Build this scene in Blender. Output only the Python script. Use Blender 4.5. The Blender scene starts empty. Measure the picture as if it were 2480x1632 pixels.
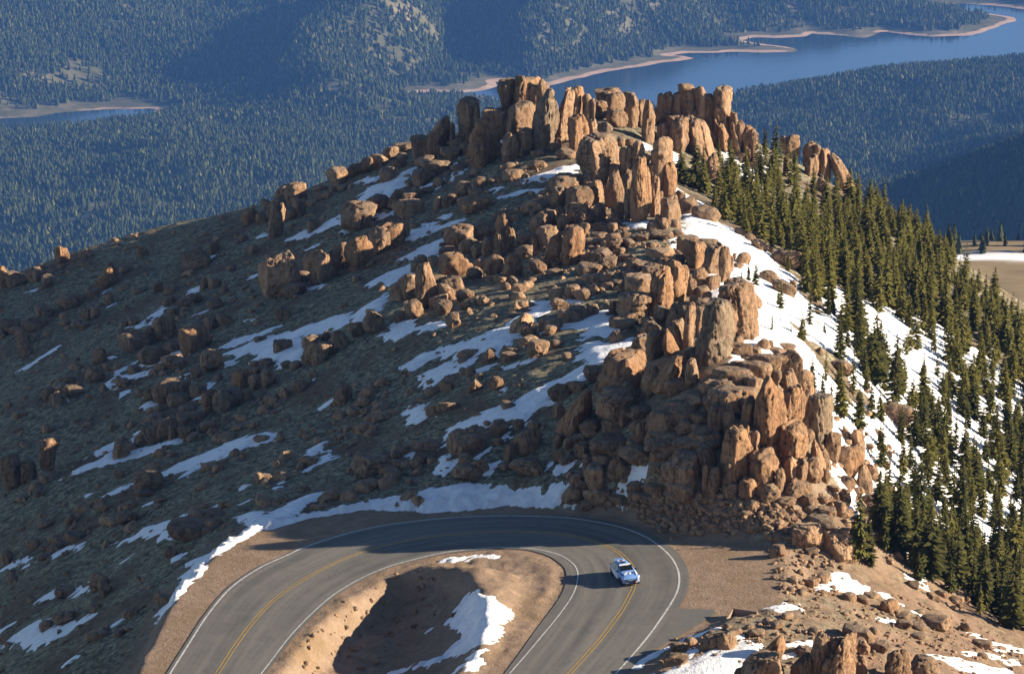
import bpy, bmesh, math, random
import numpy as np
from mathutils import Vector, Matrix

sc = bpy.context.scene
COL = sc.collection
R = math.radians
random.seed(7)

# ------------------------------------------------------------------ camera, sky, sun, exposure
CAMZ, PITCH, HFOV = 91.0, 15.4, 20.0
cam_d = bpy.data.cameras.new('camera'); cam = bpy.data.objects.new('camera', cam_d); COL.objects.link(cam)
cam.location = (0, 0, CAMZ); cam.rotation_euler = (R(90 - PITCH), 0, 0)
cam_d.sensor_width = 36.0; cam_d.angle = R(HFOV); cam_d.clip_start = 1.0; cam_d.clip_end = 30000
sc.camera = cam

SUN_EL = R(18.3); SUN_DIR = Vector((1.0, 0.05, 0)).normalized()
SUN_VEC = Vector((SUN_DIR.x * math.cos(SUN_EL), SUN_DIR.y * math.cos(SUN_EL), math.sin(SUN_EL)))
w = bpy.data.worlds.new('World'); sc.world = w; w.use_nodes = True
wn = w.node_tree.nodes; wl = w.node_tree.links; wn.clear()
sky = wn.new('ShaderNodeTexSky'); sky.sky_type = 'NISHITA'; sky.sun_disc = False
sky.sun_elevation = SUN_EL; sky.sun_rotation = math.atan2(SUN_DIR.x, SUN_DIR.y)
sky.altitude = 3600; sky.dust_density = 0.3; sky.ozone_density = 1.3
bg = wn.new('ShaderNodeBackground'); bg.inputs[1].default_value = 0.060
wo = wn.new('ShaderNodeOutputWorld'); wl.new(sky.outputs[0], bg.inputs[0]); wl.new(bg.outputs[0], wo.inputs[0])
sun_d = bpy.data.lights.new('sun', 'SUN'); sun = bpy.data.objects.new('sun', sun_d); COL.objects.link(sun)
sun_d.energy = 5.0; sun_d.angle = R(0.5); sun_d.color = (1.0, 0.85, 0.65)
sun.rotation_euler = SUN_VEC.to_track_quat('Z', 'Y').to_euler(); sun.location = (60, 250, 90)
sc.view_settings.view_transform = 'Standard'; sc.view_settings.look = 'None'
sc.view_settings.exposure = 1.42; sc.view_settings.gamma = 1.0; sc.view_settings.use_curve_mapping = False
sc.cycles.max_bounces = 5; sc.cycles.diffuse_bounces = 2; sc.cycles.glossy_bounces = 2
sc.cycles.transmission_bounces = 2; sc.cycles.volume_bounces = 0; sc.cycles.transparent_max_bounces = 6
sc.cycles.use_denoising = True

# ------------------------------------------------------------------ photograph pixel -> ray
FPX = 1240.0 / math.tan(R(HFOV / 2))
SP, CP = math.sin(R(PITCH)), math.cos(R(PITCH))
def ray(u, v):
    """direction (x, y, z) with y = 1 for a pixel of the 2480x1632 photograph; arrays allowed"""
    a = (np.asarray(u, float) - 1240.0) / FPX; b = (816.0 - np.asarray(v, float)) / FPX
    y = CP + b * SP; z = -SP + b * CP
    return a / y, z / y
def at_y(u, v, y):
    a, b = ray(u, v); return (a * y, y + 0 * a, CAMZ + b * y)
def at_z(u, v, z):
    a, b = ray(u, v); y = (z - CAMZ) / b; return (a * y, y, z + 0 * a)

# ------------------------------------------------------------------ noise in numpy
def _h(ix, iy, iz, s):
    h = (ix * 374761393 + iy * 668265263 + iz * 2147483647 + s * 1274126177) & 0xFFFFFFFF
    h = ((h ^ (h >> 13)) * 1274126177) & 0xFFFFFFFF
    h = ((h ^ (h >> 16)) * 2246822519) & 0xFFFFFFFF
    return ((h ^ (h >> 15)) & 0xFFFF) / 32767.5 - 1.0
def noise3(p, s=0):
    p = np.asarray(p, float); i = np.floor(p).astype(np.int64); f = p - i; f = f * f * f * (f * (f * 6 - 15) + 10)
    ix, iy, iz = i[..., 0], i[..., 1], i[..., 2]; fx, fy, fz = f[..., 0], f[..., 1], f[..., 2]
    r = 0
    for a in (0, 1):
        wx = fx if a else 1 - fx
        for b in (0, 1):
            wy = fy if b else 1 - fy
            for c in (0, 1):
                wz = fz if c else 1 - fz
                r = r + _h(ix + a, iy + b, iz + c, s) * wx * wy * wz
    return r
def fbm(p, o=4, s=0, g=0.5):
    r = 0; a = 1.0; n = 0; p = np.asarray(p, float)
    for k in range(o):
        r = r + a * noise3(p * (2.03 ** k) + 17.3 * k, s + k); n += a; a *= g
    return r / n
def noise2(x, y, sx, sy=None, o=3, s=0, g=0.5):
    sy = sy or sx
    return fbm(np.stack([np.asarray(x) / sx, np.asarray(y) / sy, np.full(np.shape(x), 0.37)], -1), o, s, g)
def sstep(a, b, x):
    t = np.clip((x - a) / (b - a), 0, 1); return t * t * (3 - 2 * t)

def sdf_poly(x, y, poly):
    """signed distance to a polygon, positive inside"""
    P = np.asarray(poly, float); d2 = np.full(x.shape, 1e18); ins = np.zeros(x.shape, bool)
    for (ax, ay), (bx, by) in zip(P, np.roll(P, -1, 0)):
        ex, ey = bx - ax, by - ay; L = ex * ex + ey * ey + 1e-12
        t = np.clip(((x - ax) * ex + (y - ay) * ey) / L, 0, 1)
        d2 = np.minimum(d2, (x - ax - t * ex) ** 2 + (y - ay - t * ey) ** 2)
        if abs(ey) > 1e-12:
            c = ((ay > y) != (by > y)) & (x < (bx - ax) * (y - ay) / ey + ax); ins ^= c
    d = np.sqrt(d2); return np.where(ins, d, -d)

def smooth_line(pts, n=160, closed=False):
    """Catmull-Rom through points, resampled to n points of even spacing"""
    P = np.asarray(pts, float)
    Q = np.vstack([P[-1:], P, P[:2]]) if closed else np.vstack([2 * P[0] - P[1], P, 2 * P[-1] - P[-2]])
    out = []
    for i in range(1, len(Q) - 2):
        p0, p1, p2, p3 = Q[i - 1], Q[i], Q[i + 1], Q[i + 2]
        for t in np.linspace(0, 1, 14, endpoint=False):
            out.append(.5 * (2 * p1 + (p2 - p0) * t + (2 * p0 - 5 * p1 + 4 * p2 - p3) * t * t + (3 * p1 - p0 - 3 * p2 + p3) * t ** 3))
    out.append(Q[-2]); out = np.array(out)
    L = np.concatenate([[0], np.cumsum(np.linalg.norm(np.diff(out, axis=0), axis=1))])
    s = np.linspace(0, L[-1], n)
    return np.stack([np.interp(s, L, out[:, k]) for k in range(out.shape[1])], 1)

# ------------------------------------------------------------------ object helpers
def mesh_np(name, V, F, mat=None, parent=None, smooth=True, link=True, attrs=None):
    """V (n,3), F (m,k) with one k: one mesh object"""
    me = bpy.data.meshes.new(name); V = np.asarray(V, np.float32); F = np.asarray(F, np.int32)
    me.vertices.add(len(V)); me.vertices.foreach_set('co', V.ravel())
    k = F.shape[1]; me.loops.add(F.size); me.loops.foreach_set('vertex_index', F.ravel())
    me.polygons.add(len(F)); me.polygons.foreach_set('loop_start', np.arange(0, F.size, k, dtype=np.int32))
    me.polygons.foreach_set('use_smooth', np.full(len(F), smooth))
    for an, av in (attrs or {}).items():
        at = me.attributes.new(an, 'FLOAT', 'POINT'); at.data.foreach_set('value', np.asarray(av, np.float32).ravel())
    me.update(calc_edges=True)
    if mat: me.materials.append(mat)
    if not link: return me
    return link_obj(name, me, parent)
def link_obj(name, me, parent=None):
    o = bpy.data.objects.new(name, me); COL.objects.link(o)
    if parent: o.parent = parent
    return o
def obj(name, bm, mat, parent=None, smooth=False):
    me = bpy.data.meshes.new(name); bm.to_mesh(me); bm.free()
    if smooth:
        for p in me.polygons: p.use_smooth = True
    if mat: me.materials.append(mat)
    return link_obj(name, me, parent)
def tag(o, label=None, cat=None, group=None, kind=None):
    for k, v in (('label', label), ('category', cat), ('group', group), ('kind', kind)):
        if v: o[k] = v
    return o
def empty(name, loc, rz=0):
    o = bpy.data.objects.new(name, None); COL.objects.link(o); o.location = loc; o.rotation_euler = (0, 0, rz); return o
def grid_faces(nx, ny):
    i, j = np.meshgrid(np.arange(nx - 1), np.arange(ny - 1)); a = (j * nx + i).ravel()
    return np.stack([a, a + 1, a + nx + 1, a + nx], 1)
def bx(bm, x0, x1, y0, y1, z0, z1):
    r = bmesh.ops.create_cube(bm, size=1)['verts']
    for v in r: v.co = ((x0 + x1) / 2 + v.co.x * (x1 - x0), (y0 + y1) / 2 + v.co.y * (y1 - y0), (z0 + z1) / 2 + v.co.z * (z1 - z0))
    return r

def scatter_mesh(name, protos, X, Y, Zb, hs_, mat, wfac=1.0, seed=1, vary=None):
    r = np.random.default_rng(seed); pick = r.integers(0, len(protos), len(X)); rot = r.uniform(0, 6.28, len(X)); ws = hs_ * r.uniform(.8, 1.2, len(X)) * wfac
    VV, FF, TT, off = [], [], [], 0; tone = r.uniform(0, 1, len(X)) if vary is None else vary
    for k, (Vp, Fp) in enumerate(protos):
        q = np.nonzero(pick == k)[0]
        if len(q) == 0: continue
        c, s = np.cos(rot[q])[:, None], np.sin(rot[q])[:, None]
        A = np.stack([X[q][:, None] + (Vp[:, 0] * c - Vp[:, 1] * s) * ws[q][:, None], Y[q][:, None] + (Vp[:, 0] * s + Vp[:, 1] * c) * ws[q][:, None], Zb[q][:, None] + Vp[:, 2] * hs_[q][:, None]], -1)
        VV.append(A.reshape(-1, 3)); FF.append((Fp[None] + (np.arange(len(q)) * len(Vp))[:, None, None] + off).reshape(-1, Fp.shape[1])); TT.append(np.repeat(tone[q], len(Vp))); off += len(q) * len(Vp)
    return mesh_np(name, np.vstack(VV), np.vstack(FF), mat, smooth=False, attrs={'tone': np.concatenate(TT)})

# ------------------------------------------------------------------ materials
class NT:
    def __init__(s, name, rough=0.9, spec=0.2):
        s.m = bpy.data.materials.new(name); s.m.use_nodes = True; s.t = s.m.node_tree; s.n = s.t.nodes
        s.b = s.n['Principled BSDF']; s.b.inputs['Roughness'].default_value = rough; s.b.inputs['Specular IOR Level'].default_value = spec
        s.co = s.n.new('ShaderNodeTexCoord')
    def link(s, a, b): s.t.links.new(a, b)
    def noise(s, scale, detail=4, rough=0.55, stretch=None, vec=None, dist=0.0):
        n = s.n.new('ShaderNodeTexNoise'); n.inputs['Scale'].default_value = scale; n.inputs['Detail'].default_value = detail
        n.inputs['Roughness'].default_value = rough; n.inputs['Distortion'].default_value = dist
        v = vec or s.co.outputs['Object']
        if stretch:
            mp = s.n.new('ShaderNodeMapping'); mp.inputs['Scale'].default_value = stretch; s.link(v, mp.inputs[0]); v = mp.outputs[0]
        s.link(v, n.inputs[0]); return n.outputs[0]
    def ramp(s, fac, stops):
        r = s.n.new('ShaderNodeValToRGB'); e = r.color_ramp.elements
        while len(e) < len(stops): e.new(0.5)
        for k, (p, c) in zip(e, stops): k.position = p; k.color = (c, c, c, 1) if not hasattr(c, '__len__') else (*c, 1)
        s.link(fac, r.inputs[0]); return r.outputs[0]
    def mix(s, fac, a, b, mode='MIX'):
        n = s.n.new('ShaderNodeMix'); n.data_type = 'RGBA'; n.blend_type = mode
        for sock, val in ((n.inputs[0], fac), (n.inputs[6], a), (n.inputs[7], b)):
            if hasattr(val, 'is_output'): s.link(val, sock)
            elif sock == n.inputs[0]: sock.default_value = val
            else: sock.default_value = (*val, 1)
        return n.outputs[2]
    def math(s, op, a, b=0.0, clamp=False):
        n = s.n.new('ShaderNodeMath'); n.operation = op; n.use_clamp = clamp
        for sock, val in ((n.inputs[0], a), (n.inputs[1], b)):
            if hasattr(val, 'is_output'): s.link(val, sock)
            else: sock.default_value = val
        return n.outputs[0]
    def attr(s, name):
        n = s.n.new('ShaderNodeAttribute'); n.attribute_name = name; return n.outputs['Fac']
    def rnd(s): return s.n.new('ShaderNodeObjectInfo').outputs['Random']
    def base(s, c):
        if hasattr(c, 'is_output'): s.link(c, s.b.inputs['Base Color'])
        else: s.b.inputs['Base Color'].default_value = (*c, 1)
    def bump(s, h, strength=0.5, dist=0.1):
        n = s.n.new('ShaderNodeBump'); n.inputs['Strength'].default_value = strength; n.inputs['Distance'].default_value = dist
        s.link(h, n.inputs['Height']); s.link(n.outputs[0], s.b.inputs['Normal'])
def plain(name, c, rough=0.6, metal=0.0, spec=0.4, var=0.06):
    """paint-like colour with a little unevenness"""
    t = NT(name, rough, spec); n = t.noise(9.0, 3)
    t.base(t.mix(n, tuple(x * (1 - var) for x in c), tuple(min(1, x * (1 + var)) for x in c))); t.b.inputs['Metallic'].default_value = metal
    return t.m

def mat_rock():
    t = NT('granite', 0.92, 0.15); g = t.n.new('ShaderNodeNewGeometry'); wp = g.outputs['Position']; rnd = t.rnd()
    big = t.noise(0.35, 5, 0.6, vec=wp); mid = t.noise(1.3, 6, 0.7, vec=wp); fine = t.noise(5.0, 5, 0.75, vec=wp)
    a = t.ramp(big, [(0.25, (0.252, 0.149, 0.084)), (0.5, (0.332, 0.210, 0.123)), (0.75, (0.392, 0.272, 0.168))])
    b = t.ramp(mid, [(0.3, (0.188, 0.106, 0.058)), (0.52, (0.332, 0.208, 0.122)), (0.68, (0.424, 0.304, 0.196))])
    c = t.mix(0.6, a, b)
    c = t.mix(t.ramp(rnd, [(0.0, 0.0), (1.0, 0.4)]), c, t.mix(0.5, c, (0.216, 0.100, 0.052)))
    lich = t.math('MULTIPLY', t.ramp(t.noise(1.7, 6, 0.75, vec=wp), [(0.54, 0.0), (0.68, 1.0)]), 0.5)
    c = t.mix(lich, c, (0.160, 0.148, 0.124))
    streak = t.ramp(t.noise(1.5, 5, 0.65, (1, 1, 0.12), wp), [(0.56, 0.0), (0.74, 0.4)])
    c = t.mix(streak, c, (0.104, 0.068, 0.048))
    sx = t.n.new('ShaderNodeSeparateXYZ'); t.link(g.outputs['True Normal'], sx.inputs[0])
    up = t.math('MULTIPLY', t.ramp(sx.outputs[2], [(0.45, 0.0), (0.85, 0.65)]), t.ramp(t.noise(0.9, 5, 0.7, vec=wp), [(0.3, 0.35), (0.6, 1.0)]))
    c = t.mix(up, c, (0.188, 0.164, 0.132))
    seam = t.ramp(t.noise(0.75, 6, 0.6, (1, 1, 0.30), wp, 0.7), [(0.478, 0.0), (0.5, 1.0), (0.522, 0.0)])
    c = t.mix(t.math('MULTIPLY', seam, 0.45), c, (0.048, 0.029, 0.020))
    c = t.mix(t.ramp(fine, [(0.34, 0.3), (0.50, 0.0)]), c, (0.088, 0.054, 0.037))
    oi = t.n.new('ShaderNodeObjectInfo'); c = t.mix(1.0, c, oi.outputs['Color'], 'MULTIPLY')
    t.base(c)
    h = t.math('ADD', t.noise(2.2, 9, 0.72, vec=wp), t.math('MULTIPLY', seam, -0.4))
    t.bump(h, 0.9, 0.36); return t.m
def mat_snow():
    t = NT('snow', 0.75, 0.2); g = t.n.new('ShaderNodeNewGeometry'); wp = g.outputs['Position']
    n = t.noise(1.2, 5, 0.6, vec=wp); c = t.ramp(n, [(0.3, (0.72, 0.72, 0.74)), (0.6, (0.86, 0.87, 0.89))])
    dirt = t.ramp(t.noise(2.6, 6, 0.75, vec=wp), [(0.62, 0.0), (0.74, 0.45)])
    t.base(t.mix(dirt, c, (0.42, 0.34, 0.28)))
    t.bump(t.noise(2.2, 7, 0.68, (1, 0.6, 1), wp), 0.7, 0.30); return t.m
def mat_ground():
    t = NT('mountain soil', 0.95, 0.1); g = t.n.new('ShaderNodeNewGeometry'); wp = g.outputs['Position']
    clump = t.noise(1.9, 4, 0.7, vec=wp); big = t.noise(0.11, 5, 0.6, vec=wp); fine = t.noise(7.0, 3, 0.7, vec=wp)
    grass = t.ramp(clump, [(0.36, (0.075, 0.064, 0.044)), (0.5, (0.225, 0.200, 0.132)), (0.64, (0.37, 0.335, 0.225))])
    grass = t.mix(t.ramp(t.noise(0.8, 5, 0.7, (1, 1.4, 1), wp), [(0.40, 0.65), (0.54, 0.0)]), grass, (0.050, 0.042, 0.029))
    soil = t.ramp(t.noise(1.0, 6, 0.65, vec=wp), [(0.3, (0.071, 0.046, 0.031)), (0.55, (0.151, 0.099, 0.066)), (0.75, (0.227, 0.151, 0.101))])
    slope = t.mix(t.ramp(big, [(0.48, 0.0), (0.62, 0.85)]), grass, soil)
    dirt = t.ramp(t.noise(0.7, 7, 0.7, vec=wp), [(0.25, (0.205, 0.142, 0.096)), (0.5, (0.285, 0.203, 0.142)), (0.75, (0.365, 0.270, 0.194))])
    dirt = t.mix(t.ramp(t.noise(0.16, 4, 0.6, vec=wp), [(0.5, 0.0), (0.66, 0.55)]), dirt, (0.227, 0.155, 0.080))
    dirt = t.mix(t.ramp(fine, [(0.3, 0.4), (0.55, 0.0)]), dirt, (0.109, 0.063, 0.038))
    red = t.ramp(t.noise(2.6, 6, 0.75, vec=wp), [(0.3, (0.134, 0.071, 0.042)), (0.6, (0.277, 0.160, 0.105)), (0.8, (0.370, 0.252, 0.185))])
    d = t.math('ADD', t.attr('dirt'), t.math('MULTIPLY', t.math('SUBTRACT', t.noise(0.5, 5, 0.65, vec=wp), 0.5), 0.9), True)
    c = t.mix(t.ramp(d, [(0.35, 0.0), (0.6, 1.0)]), slope, dirt)
    c = t.mix(t.attr('red'), c, red)
    t.base(c); t.bump(t.math('ADD', t.noise(2.4, 6, 0.75, vec=wp), t.math('MULTIPLY', fine, 0.3)), 0.7, 0.24); return t.m
def mat_asphalt():
    t = NT('asphalt', 0.85, 0.3); g = t.n.new('ShaderNodeNewGeometry'); wp = g.outputs['Position']
    lane = t.attr('lane'); n = t.noise(0.35, 5, 0.6, vec=wp)
    uvn = t.n.new('ShaderNodeCombineXYZ'); t.link(t.math('MULTIPLY', t.attr('along'), 0.03), uvn.inputs[0]); t.link(t.math('MULTIPLY', lane, 9.0), uvn.inputs[1])
    st = t.noise(1.0, 4, 0.6, vec=uvn.outputs[0])
    c = t.ramp(st, [(0.30, (0.090, 0.087, 0.079)), (0.5, (0.146, 0.139, 0.123)), (0.70, (0.215, 0.194, 0.163))])
    c = t.mix(t.ramp(n, [(0.4, 0.0), (0.7, 0.5)]), c, (0.198, 0.176, 0.148))
    c = t.mix(t.ramp(t.noise(14.0, 3, 0.7, vec=wp), [(0.35, 0.25), (0.6, 0.0)]), c, (0.077, 0.074, 0.069))
    tr = t.ramp(t.math('ABSOLUTE', t.math('SUBTRACT', t.math('FRACT', t.math('MULTIPLY', lane, 4.0)), 0.5)), [(0.0, 0.30), (0.16, 0.0)])
    c = t.mix(t.math('MULTIPLY', tr, t.ramp(st, [(0.35, 1.0), (0.6, 0.2)])), c, (0.05, 0.048, 0.046))
    ck = t.ramp(t.noise(0.55, 5, 0.6, vec=wp, dist=0.6), [(0.494, 0.0), (0.5, 0.75), (0.506, 0.0)]); c = t.mix(ck, c, (0.05, 0.048, 0.046))
    t.base(c); t.bump(t.noise(20.0, 3, 0.7, vec=wp), 0.3, 0.02); return t.m
def mat_paint(name, c):
    t = NT(name, 0.7, 0.3); g = t.n.new('ShaderNodeNewGeometry')
    t.base(t.mix(t.ramp(t.noise(3.0, 6, 0.75, vec=g.outputs['Position']), [(0.42, 0.0), (0.66, 0.75)]), c, (0.15, 0.14, 0.125))); return t.m
def mat_leaf(name, dark, mid, light):
    t = NT(name, 0.8, 0.15); n = t.noise(2.2, 4, 0.6); r = t.rnd()
    c = t.ramp(n, [(0.3, dark), (0.55, mid), (0.75, light)])
    c = t.mix(t.ramp(r, [(0.0, 0.0), (0.5, 0.12), (1.0, 0.8)]), c, tuple(x * q for x, q in zip(light, (1.18, 1.12, 1.1)))); t.base(c); return t.m
def mat_bark():
    t = NT('bark', 0.95, 0.1); t.base(t.ramp(t.noise(6.0, 5, 0.7, (1, 1, 0.2)), [(0.3, (0.05, 0.035, 0.025)), (0.7, (0.14, 0.10, 0.075))])); return t.m
M = dict(rock=mat_rock(), snow=mat_snow(), ground=mat_ground(), asphalt=mat_asphalt(), white=mat_paint('white road paint', (0.62, 0.61, 0.57)),
         yellow=mat_paint('yellow road paint', (0.46, 0.29, 0.055)), spruce=mat_leaf('spruce needles', (0.020, 0.022, 0.004), (0.058, 0.058, 0.009), (0.112, 0.104, 0.018)),
         bark=mat_bark())

# ------------------------------------------------------------------ the mountain spur: one height field from surveyed points
def RP(x): return 0.055 * (np.clip(x, -60, 40) - 12.0)                # plane of the hairpin, falling gently to the west
def on_road(u, v, dz=0.0):
    z = 0.0
    for _ in range(8):
        x, y, _z = at_z(u, v, z); z = float(RP(x)) + dz
    return (float(x), float(y), float(z))
CZ = [  # (u, v, z): pixel of a ground point and its height over the hairpin
    (1350,1228,0.3),(1500,1240,1.0),(1700,1225,3.0),(1900,1225,3.2),(2050,1290,.6),(1600,1150,5.4),(1700,1080,8.0),(1850,1080,8.0),(1950,1060,6.0),(1500,1080,5.4),(1650,1290,.5),(1800,1320,.6),
    (1780,870,13),(1880,880,11.5),(1640,900,11.5),(1560,870,8.6),(1480,900,7),(1440,770,5.6),(1600,640,6.0),(1700,720,6.0),(1400,640,3.4),(1480,690,5.2),
    (1550,560,5.0),(1330,620,2.2),(1330,430,4.2),(1270,380,4.4),(1600,400,1.5),(1440,330,5.5),(1700,330,0.0),
    (1090,330,-1),(1150,400,2),(850,430,-7),(630,500,-12),(300,570,-20),(0,670,-27),(-250,760,-34),
    (700,640,-9),(1000,640,-2.2),(300,800,-17),(0,800,-24),(600,800,-9.8),(900,800,-2.0),(1200,750,3.4),(0,1000,-20.5),(300,1000,-14.3),(600,1000,-8.6),(900,1000,-3.0),(1200,950,3.0),
    (0,1250,-19.5),(300,1200,-12.6),(600,1150,-6.4),(900,1150,-1.9),(1100,1195,.2),(900,1232,-1.2),(650,1265,-2.0),(300,1500,-7),(150,1500,-12.5),(0,1500,-17.5),(0,1632,-15),(200,1632,-8.3),(-250,1500,-28),(-250,1100,-30),
    (1850,1290,.8),(2000,1320,-.2),(1750,1400,.4),(1900,1360,.2),(2050,1420,-1.2),(2250,1490,-5),(2480,1610,-7.5),(2200,1425,-4.0),(2480,1530,-9),
    (1900,1480,.6),(1750,1560,.6),(2100,1600,-.8),(2300,1632,-4),
    (2200,1250,-13),(2050,1200,-4),(2100,1000,-3.8),(1950,850,3),(1850,740,5),(1720,560,3.2),(1780,400,-4),(2000,700,-3.2),(2200,700,-12),(2400,800,-17),(2400,1000,-17.5),(2400,1250,-18.5),(2480,1400,-17.5),(2620,1300,-27),(2620,900,-27),
    (2000,450,-10),(2200,560,-16.5),(1870,350,-5),(2330,660,-19.5)]
CX = [  # world points behind the crests and outside the frame (x, y, z)
    (0,500,-14),(-30,500,-24),(-70,510,-40),(-120,520,-62),(30,500,-22),(60,500,-31),(100,480,-44),(0,560,-48),(60,560,-58),(-80,570,-72),(120,420,-46),(140,330,-46),(120,260,-36),(80,240,-22),
    (0,700,-140),(-150,650,-130),(150,650,-120),(0,1000,-340),(300,700,-180),(-300,700,-200),(0,1400,-600),(500,1400,-560),(-500,1400,-640),(0,1800,-860),(600,1800,-820),(-600,1800,-860),(-200,420,-70),(-300,300,-110),(200,300,-70),
    (-90,230,-36),(-60,190,-22),(0,190,-1.5),(40,190,-2),(70,200,-14),(0,120,10),(-120,120,-30),(110,120,-20),(0,20,60),(-150,20,30),(150,20,40),(400,100,-150),(-400,100,-150)]
C = np.array([[*map(float, at_z(u, v, z))] for u, v, z in CZ] + [list(map(float, c)) for c in CX])
def _mq(ax, ay, bx_, by_, c=11.0): return np.sqrt(((ax - bx_) / 1.0) ** 2 + ((ay - by_) / 1.35) ** 2 + c * c)
_K = _mq(C[:, None, 0], C[:, None, 1], C[None, :, 0], C[None, :, 1]); n_ = len(C)
_A = np.zeros((n_ + 3, n_ + 3)); _A[:n_, :n_] = _K - 0.6 * np.eye(n_); _A[:n_, n_] = 1; _A[:n_, n_ + 1:] = C[:, :2]; _A[n_, :n_] = 1; _A[n_ + 1:, :n_] = C[:, :2].T
_W = np.linalg.solve(_A, np.concatenate([C[:, 2], [0, 0, 0]]))
def rbf(x, y):
    r = _W[n_] + _W[n_ + 1] * x + _W[n_ + 2] * y
    for i in range(n_): r = r + _W[i] * _mq(x, y, C[i, 0], C[i, 1])
    return r

# road lines, traced
OUT_L = [(330,1760),(412,1630),(457,1559),(494,1501),(535,1448),(572,1412),(632,1373),(700,1342),(734,1326),(818,1298),(902,1277),(986,1264),(1087,1254),(1188,1249),(1255,1249),(1350,1252),(1417,1259),(1494,1274),(1552,1294),(1592,1318),(1622,1345),(1639,1372),(1645,1399),(1641,1429),(1626,1459),(1599,1500),(1562,1550),(1490,1632),(1370,1760)]
IN_L = [(570,1710),(650,1608),(700,1543),(751,1489),(801,1445),(852,1412),(902,1387),(952,1368),(1020,1350),(1087,1336),(1154,1329),(1221,1325),(1289,1328),(1349,1341),(1383,1360),(1398,1381),(1398,1408),(1386,1442),(1356,1486),(1315,1536),(1272,1587),(1233,1632),(1160,1720)]
MID_L = [(440,1760),(526,1630),(580,1548),(624,1492),(661,1455),(700,1425),(768,1385),(835,1353),(919,1324),(1020,1303),(1120,1292),(1220,1287),(1290,1288),(1350,1293),(1400,1300),(1451,1315),(1491,1333),(1515,1352),(1533,1378),(1535,1416),(1525,1442),(1505,1478),(1478,1515),(1451,1550),(1378,1632),(1270,1750)]
APRON = [(1630,1440),(1640,1472),(1727,1475),(1733,1484),(1677,1520),(1624,1551),(1554,1592),(1510,1626),(1440,1690),(1400,1690),(1520,1590),(1600,1490)]
CORR = [(250,1760),(337,1632),(372,1562),(402,1500),(440,1440),(500,1372),(560,1322),(620,1288),(700,1262),(800,1246),(902,1236),(1020,1238),(1120,1232),(1221,1226),(1330,1238),(1420,1246),(1500,1254),(1600,1285),(1700,1310),(1850,1332),(1900,1375),(1880,1440),(1800,1478),(1740,1492),(1690,1524),(1630,1560),(1560,1604),(1525,1640),(1430,1760)]
def wl_(pts): return np.array([on_road(u, v) for u, v in pts])
W_OUT, W_IN, W_MID = (smooth_line(wl_(p), 220) for p in (OUT_L, IN_L, MID_L))
W_APRON, W_CORR = wl_(APRON), smooth_line(wl_(CORR), 120)
def offset(line, d):
    t = np.gradient(line[:, :2], axis=0); t /= np.linalg.norm(t, axis=1)[:, None] + 1e-9
    o = line.copy(); dd = np.asarray(d)
    o[:, 0] += -t[:, 1] * dd; o[:, 1] += t[:, 0] * dd; o[:, 2] = RP(o[:, 0]); return o
sN = np.linspace(0, 1, 220)
E_OUT = offset(W_OUT, 0.35 + 0.55 * sstep(.5, .62, sN) + .3 * sstep(.9, 1, sN))       # asphalt edges
E_IN = offset(W_IN, -(0.3 + 0.65 * sstep(.52, .6, sN) * (1 - sstep(.75, .95, sN)) + 0.1))
ISLAND = np.vstack([E_IN[:, :2]])
BOWL = [at_z(u, v, -1)[:2] for u, v in [(520,1760),(655,1632),(708,1556),(768,1496),(836,1444),(915,1400),(1005,1376),(1080,1368),(1135,1395),(1165,1430),(1190,1480),(1205,1540),(1180,1600),(1120,1680),(1050,1760)]]

def lines(segs):
    out = []
    for a, b, s in segs: out.append(np.arange(a, b, s))
    return np.unique(np.concatenate(out + [[segs[-1][1]]]))
XL = lines([(-700, -300, 50), (-300, -120, 6), (-120, -75, 1.2), (-75, 62, .36), (62, 110, 1.0), (110, 300, 6), (300, 700, 50)])
YL = lines([(-40, 190, 10), (190, 206, 1.0), (206, 330, .36), (330, 480, .45), (480, 600, 3), (600, 1800, 40)])
GX, GY = np.meshgrid(XL, YL)
Z0 = rbf(GX, GY)
near = sstep(150, 200, GY) * (1 - sstep(480, 560, GY)) * (1 - sstep(90, 140, np.abs(GX)))
Z0 += near * (noise2(GX, GY, 14, 18, 4, 3) * 0.9 + noise2(GX, GY, 3.2, 4.2, 3, 9) * 0.22)
sub = (GX > -70) & (GX < 45) & (GY > 188) & (GY < 300)
SDC = np.full(GX.shape, -99.0); SDC[sub] = sdf_poly(GX[sub], GY[sub], W_CORR[:, :2])
SDI = np.full(GX.shape, -99.0); SDI[sub] = sdf_poly(GX[sub], GY[sub], ISLAND)
SDB = np.full(GX.shape, -99.0); SDB[sub] = sdf_poly(GX[sub], GY[sub], BOWL)
edge = noise2(GX, GY, 2.5, 2.5, 3, 31) * .7
flat = sstep(-2.6, 0.0, SDC + edge * .6)
Z = Z0 * (1 - flat) + (RP(GX) - 0.05) * flat
isl = sstep(0.25, 1.2, SDI)
Z += isl * (0.35 * np.exp(-((SDI - 1.7 - edge * .4) / 0.8) ** 2) * sstep(-2, 10, GX) + 0.05)
_rd = np.array([at_z(u, v, -.5)[:2] for u, v in [(930,1372),(1010,1368),(1090,1372),(1140,1395),(1168,1430),(1195,1480),(1210,1540),(1190,1600),(1150,1680),(1100,1760)]]); _o = np.argsort(_rd[:, 1])
s_w = np.interp(GY, _rd[_o, 1], _rd[_o, 0]) - GX + edge * 1.2                    # metres west of the island's ridge
inb = sstep(0.0, 2.6, SDB + edge * .5)
Z += inb * (-np.interp(s_w, [0, 8, 14, 18], [0, 2.9, 2.4, 1.5]) + noise2(GX, GY, 4, 4, 3, 41) * .45) + isl * 1.25 * np.exp(-(s_w / 3.2) ** 2) * sstep(1.5, 5, SDI)
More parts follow.
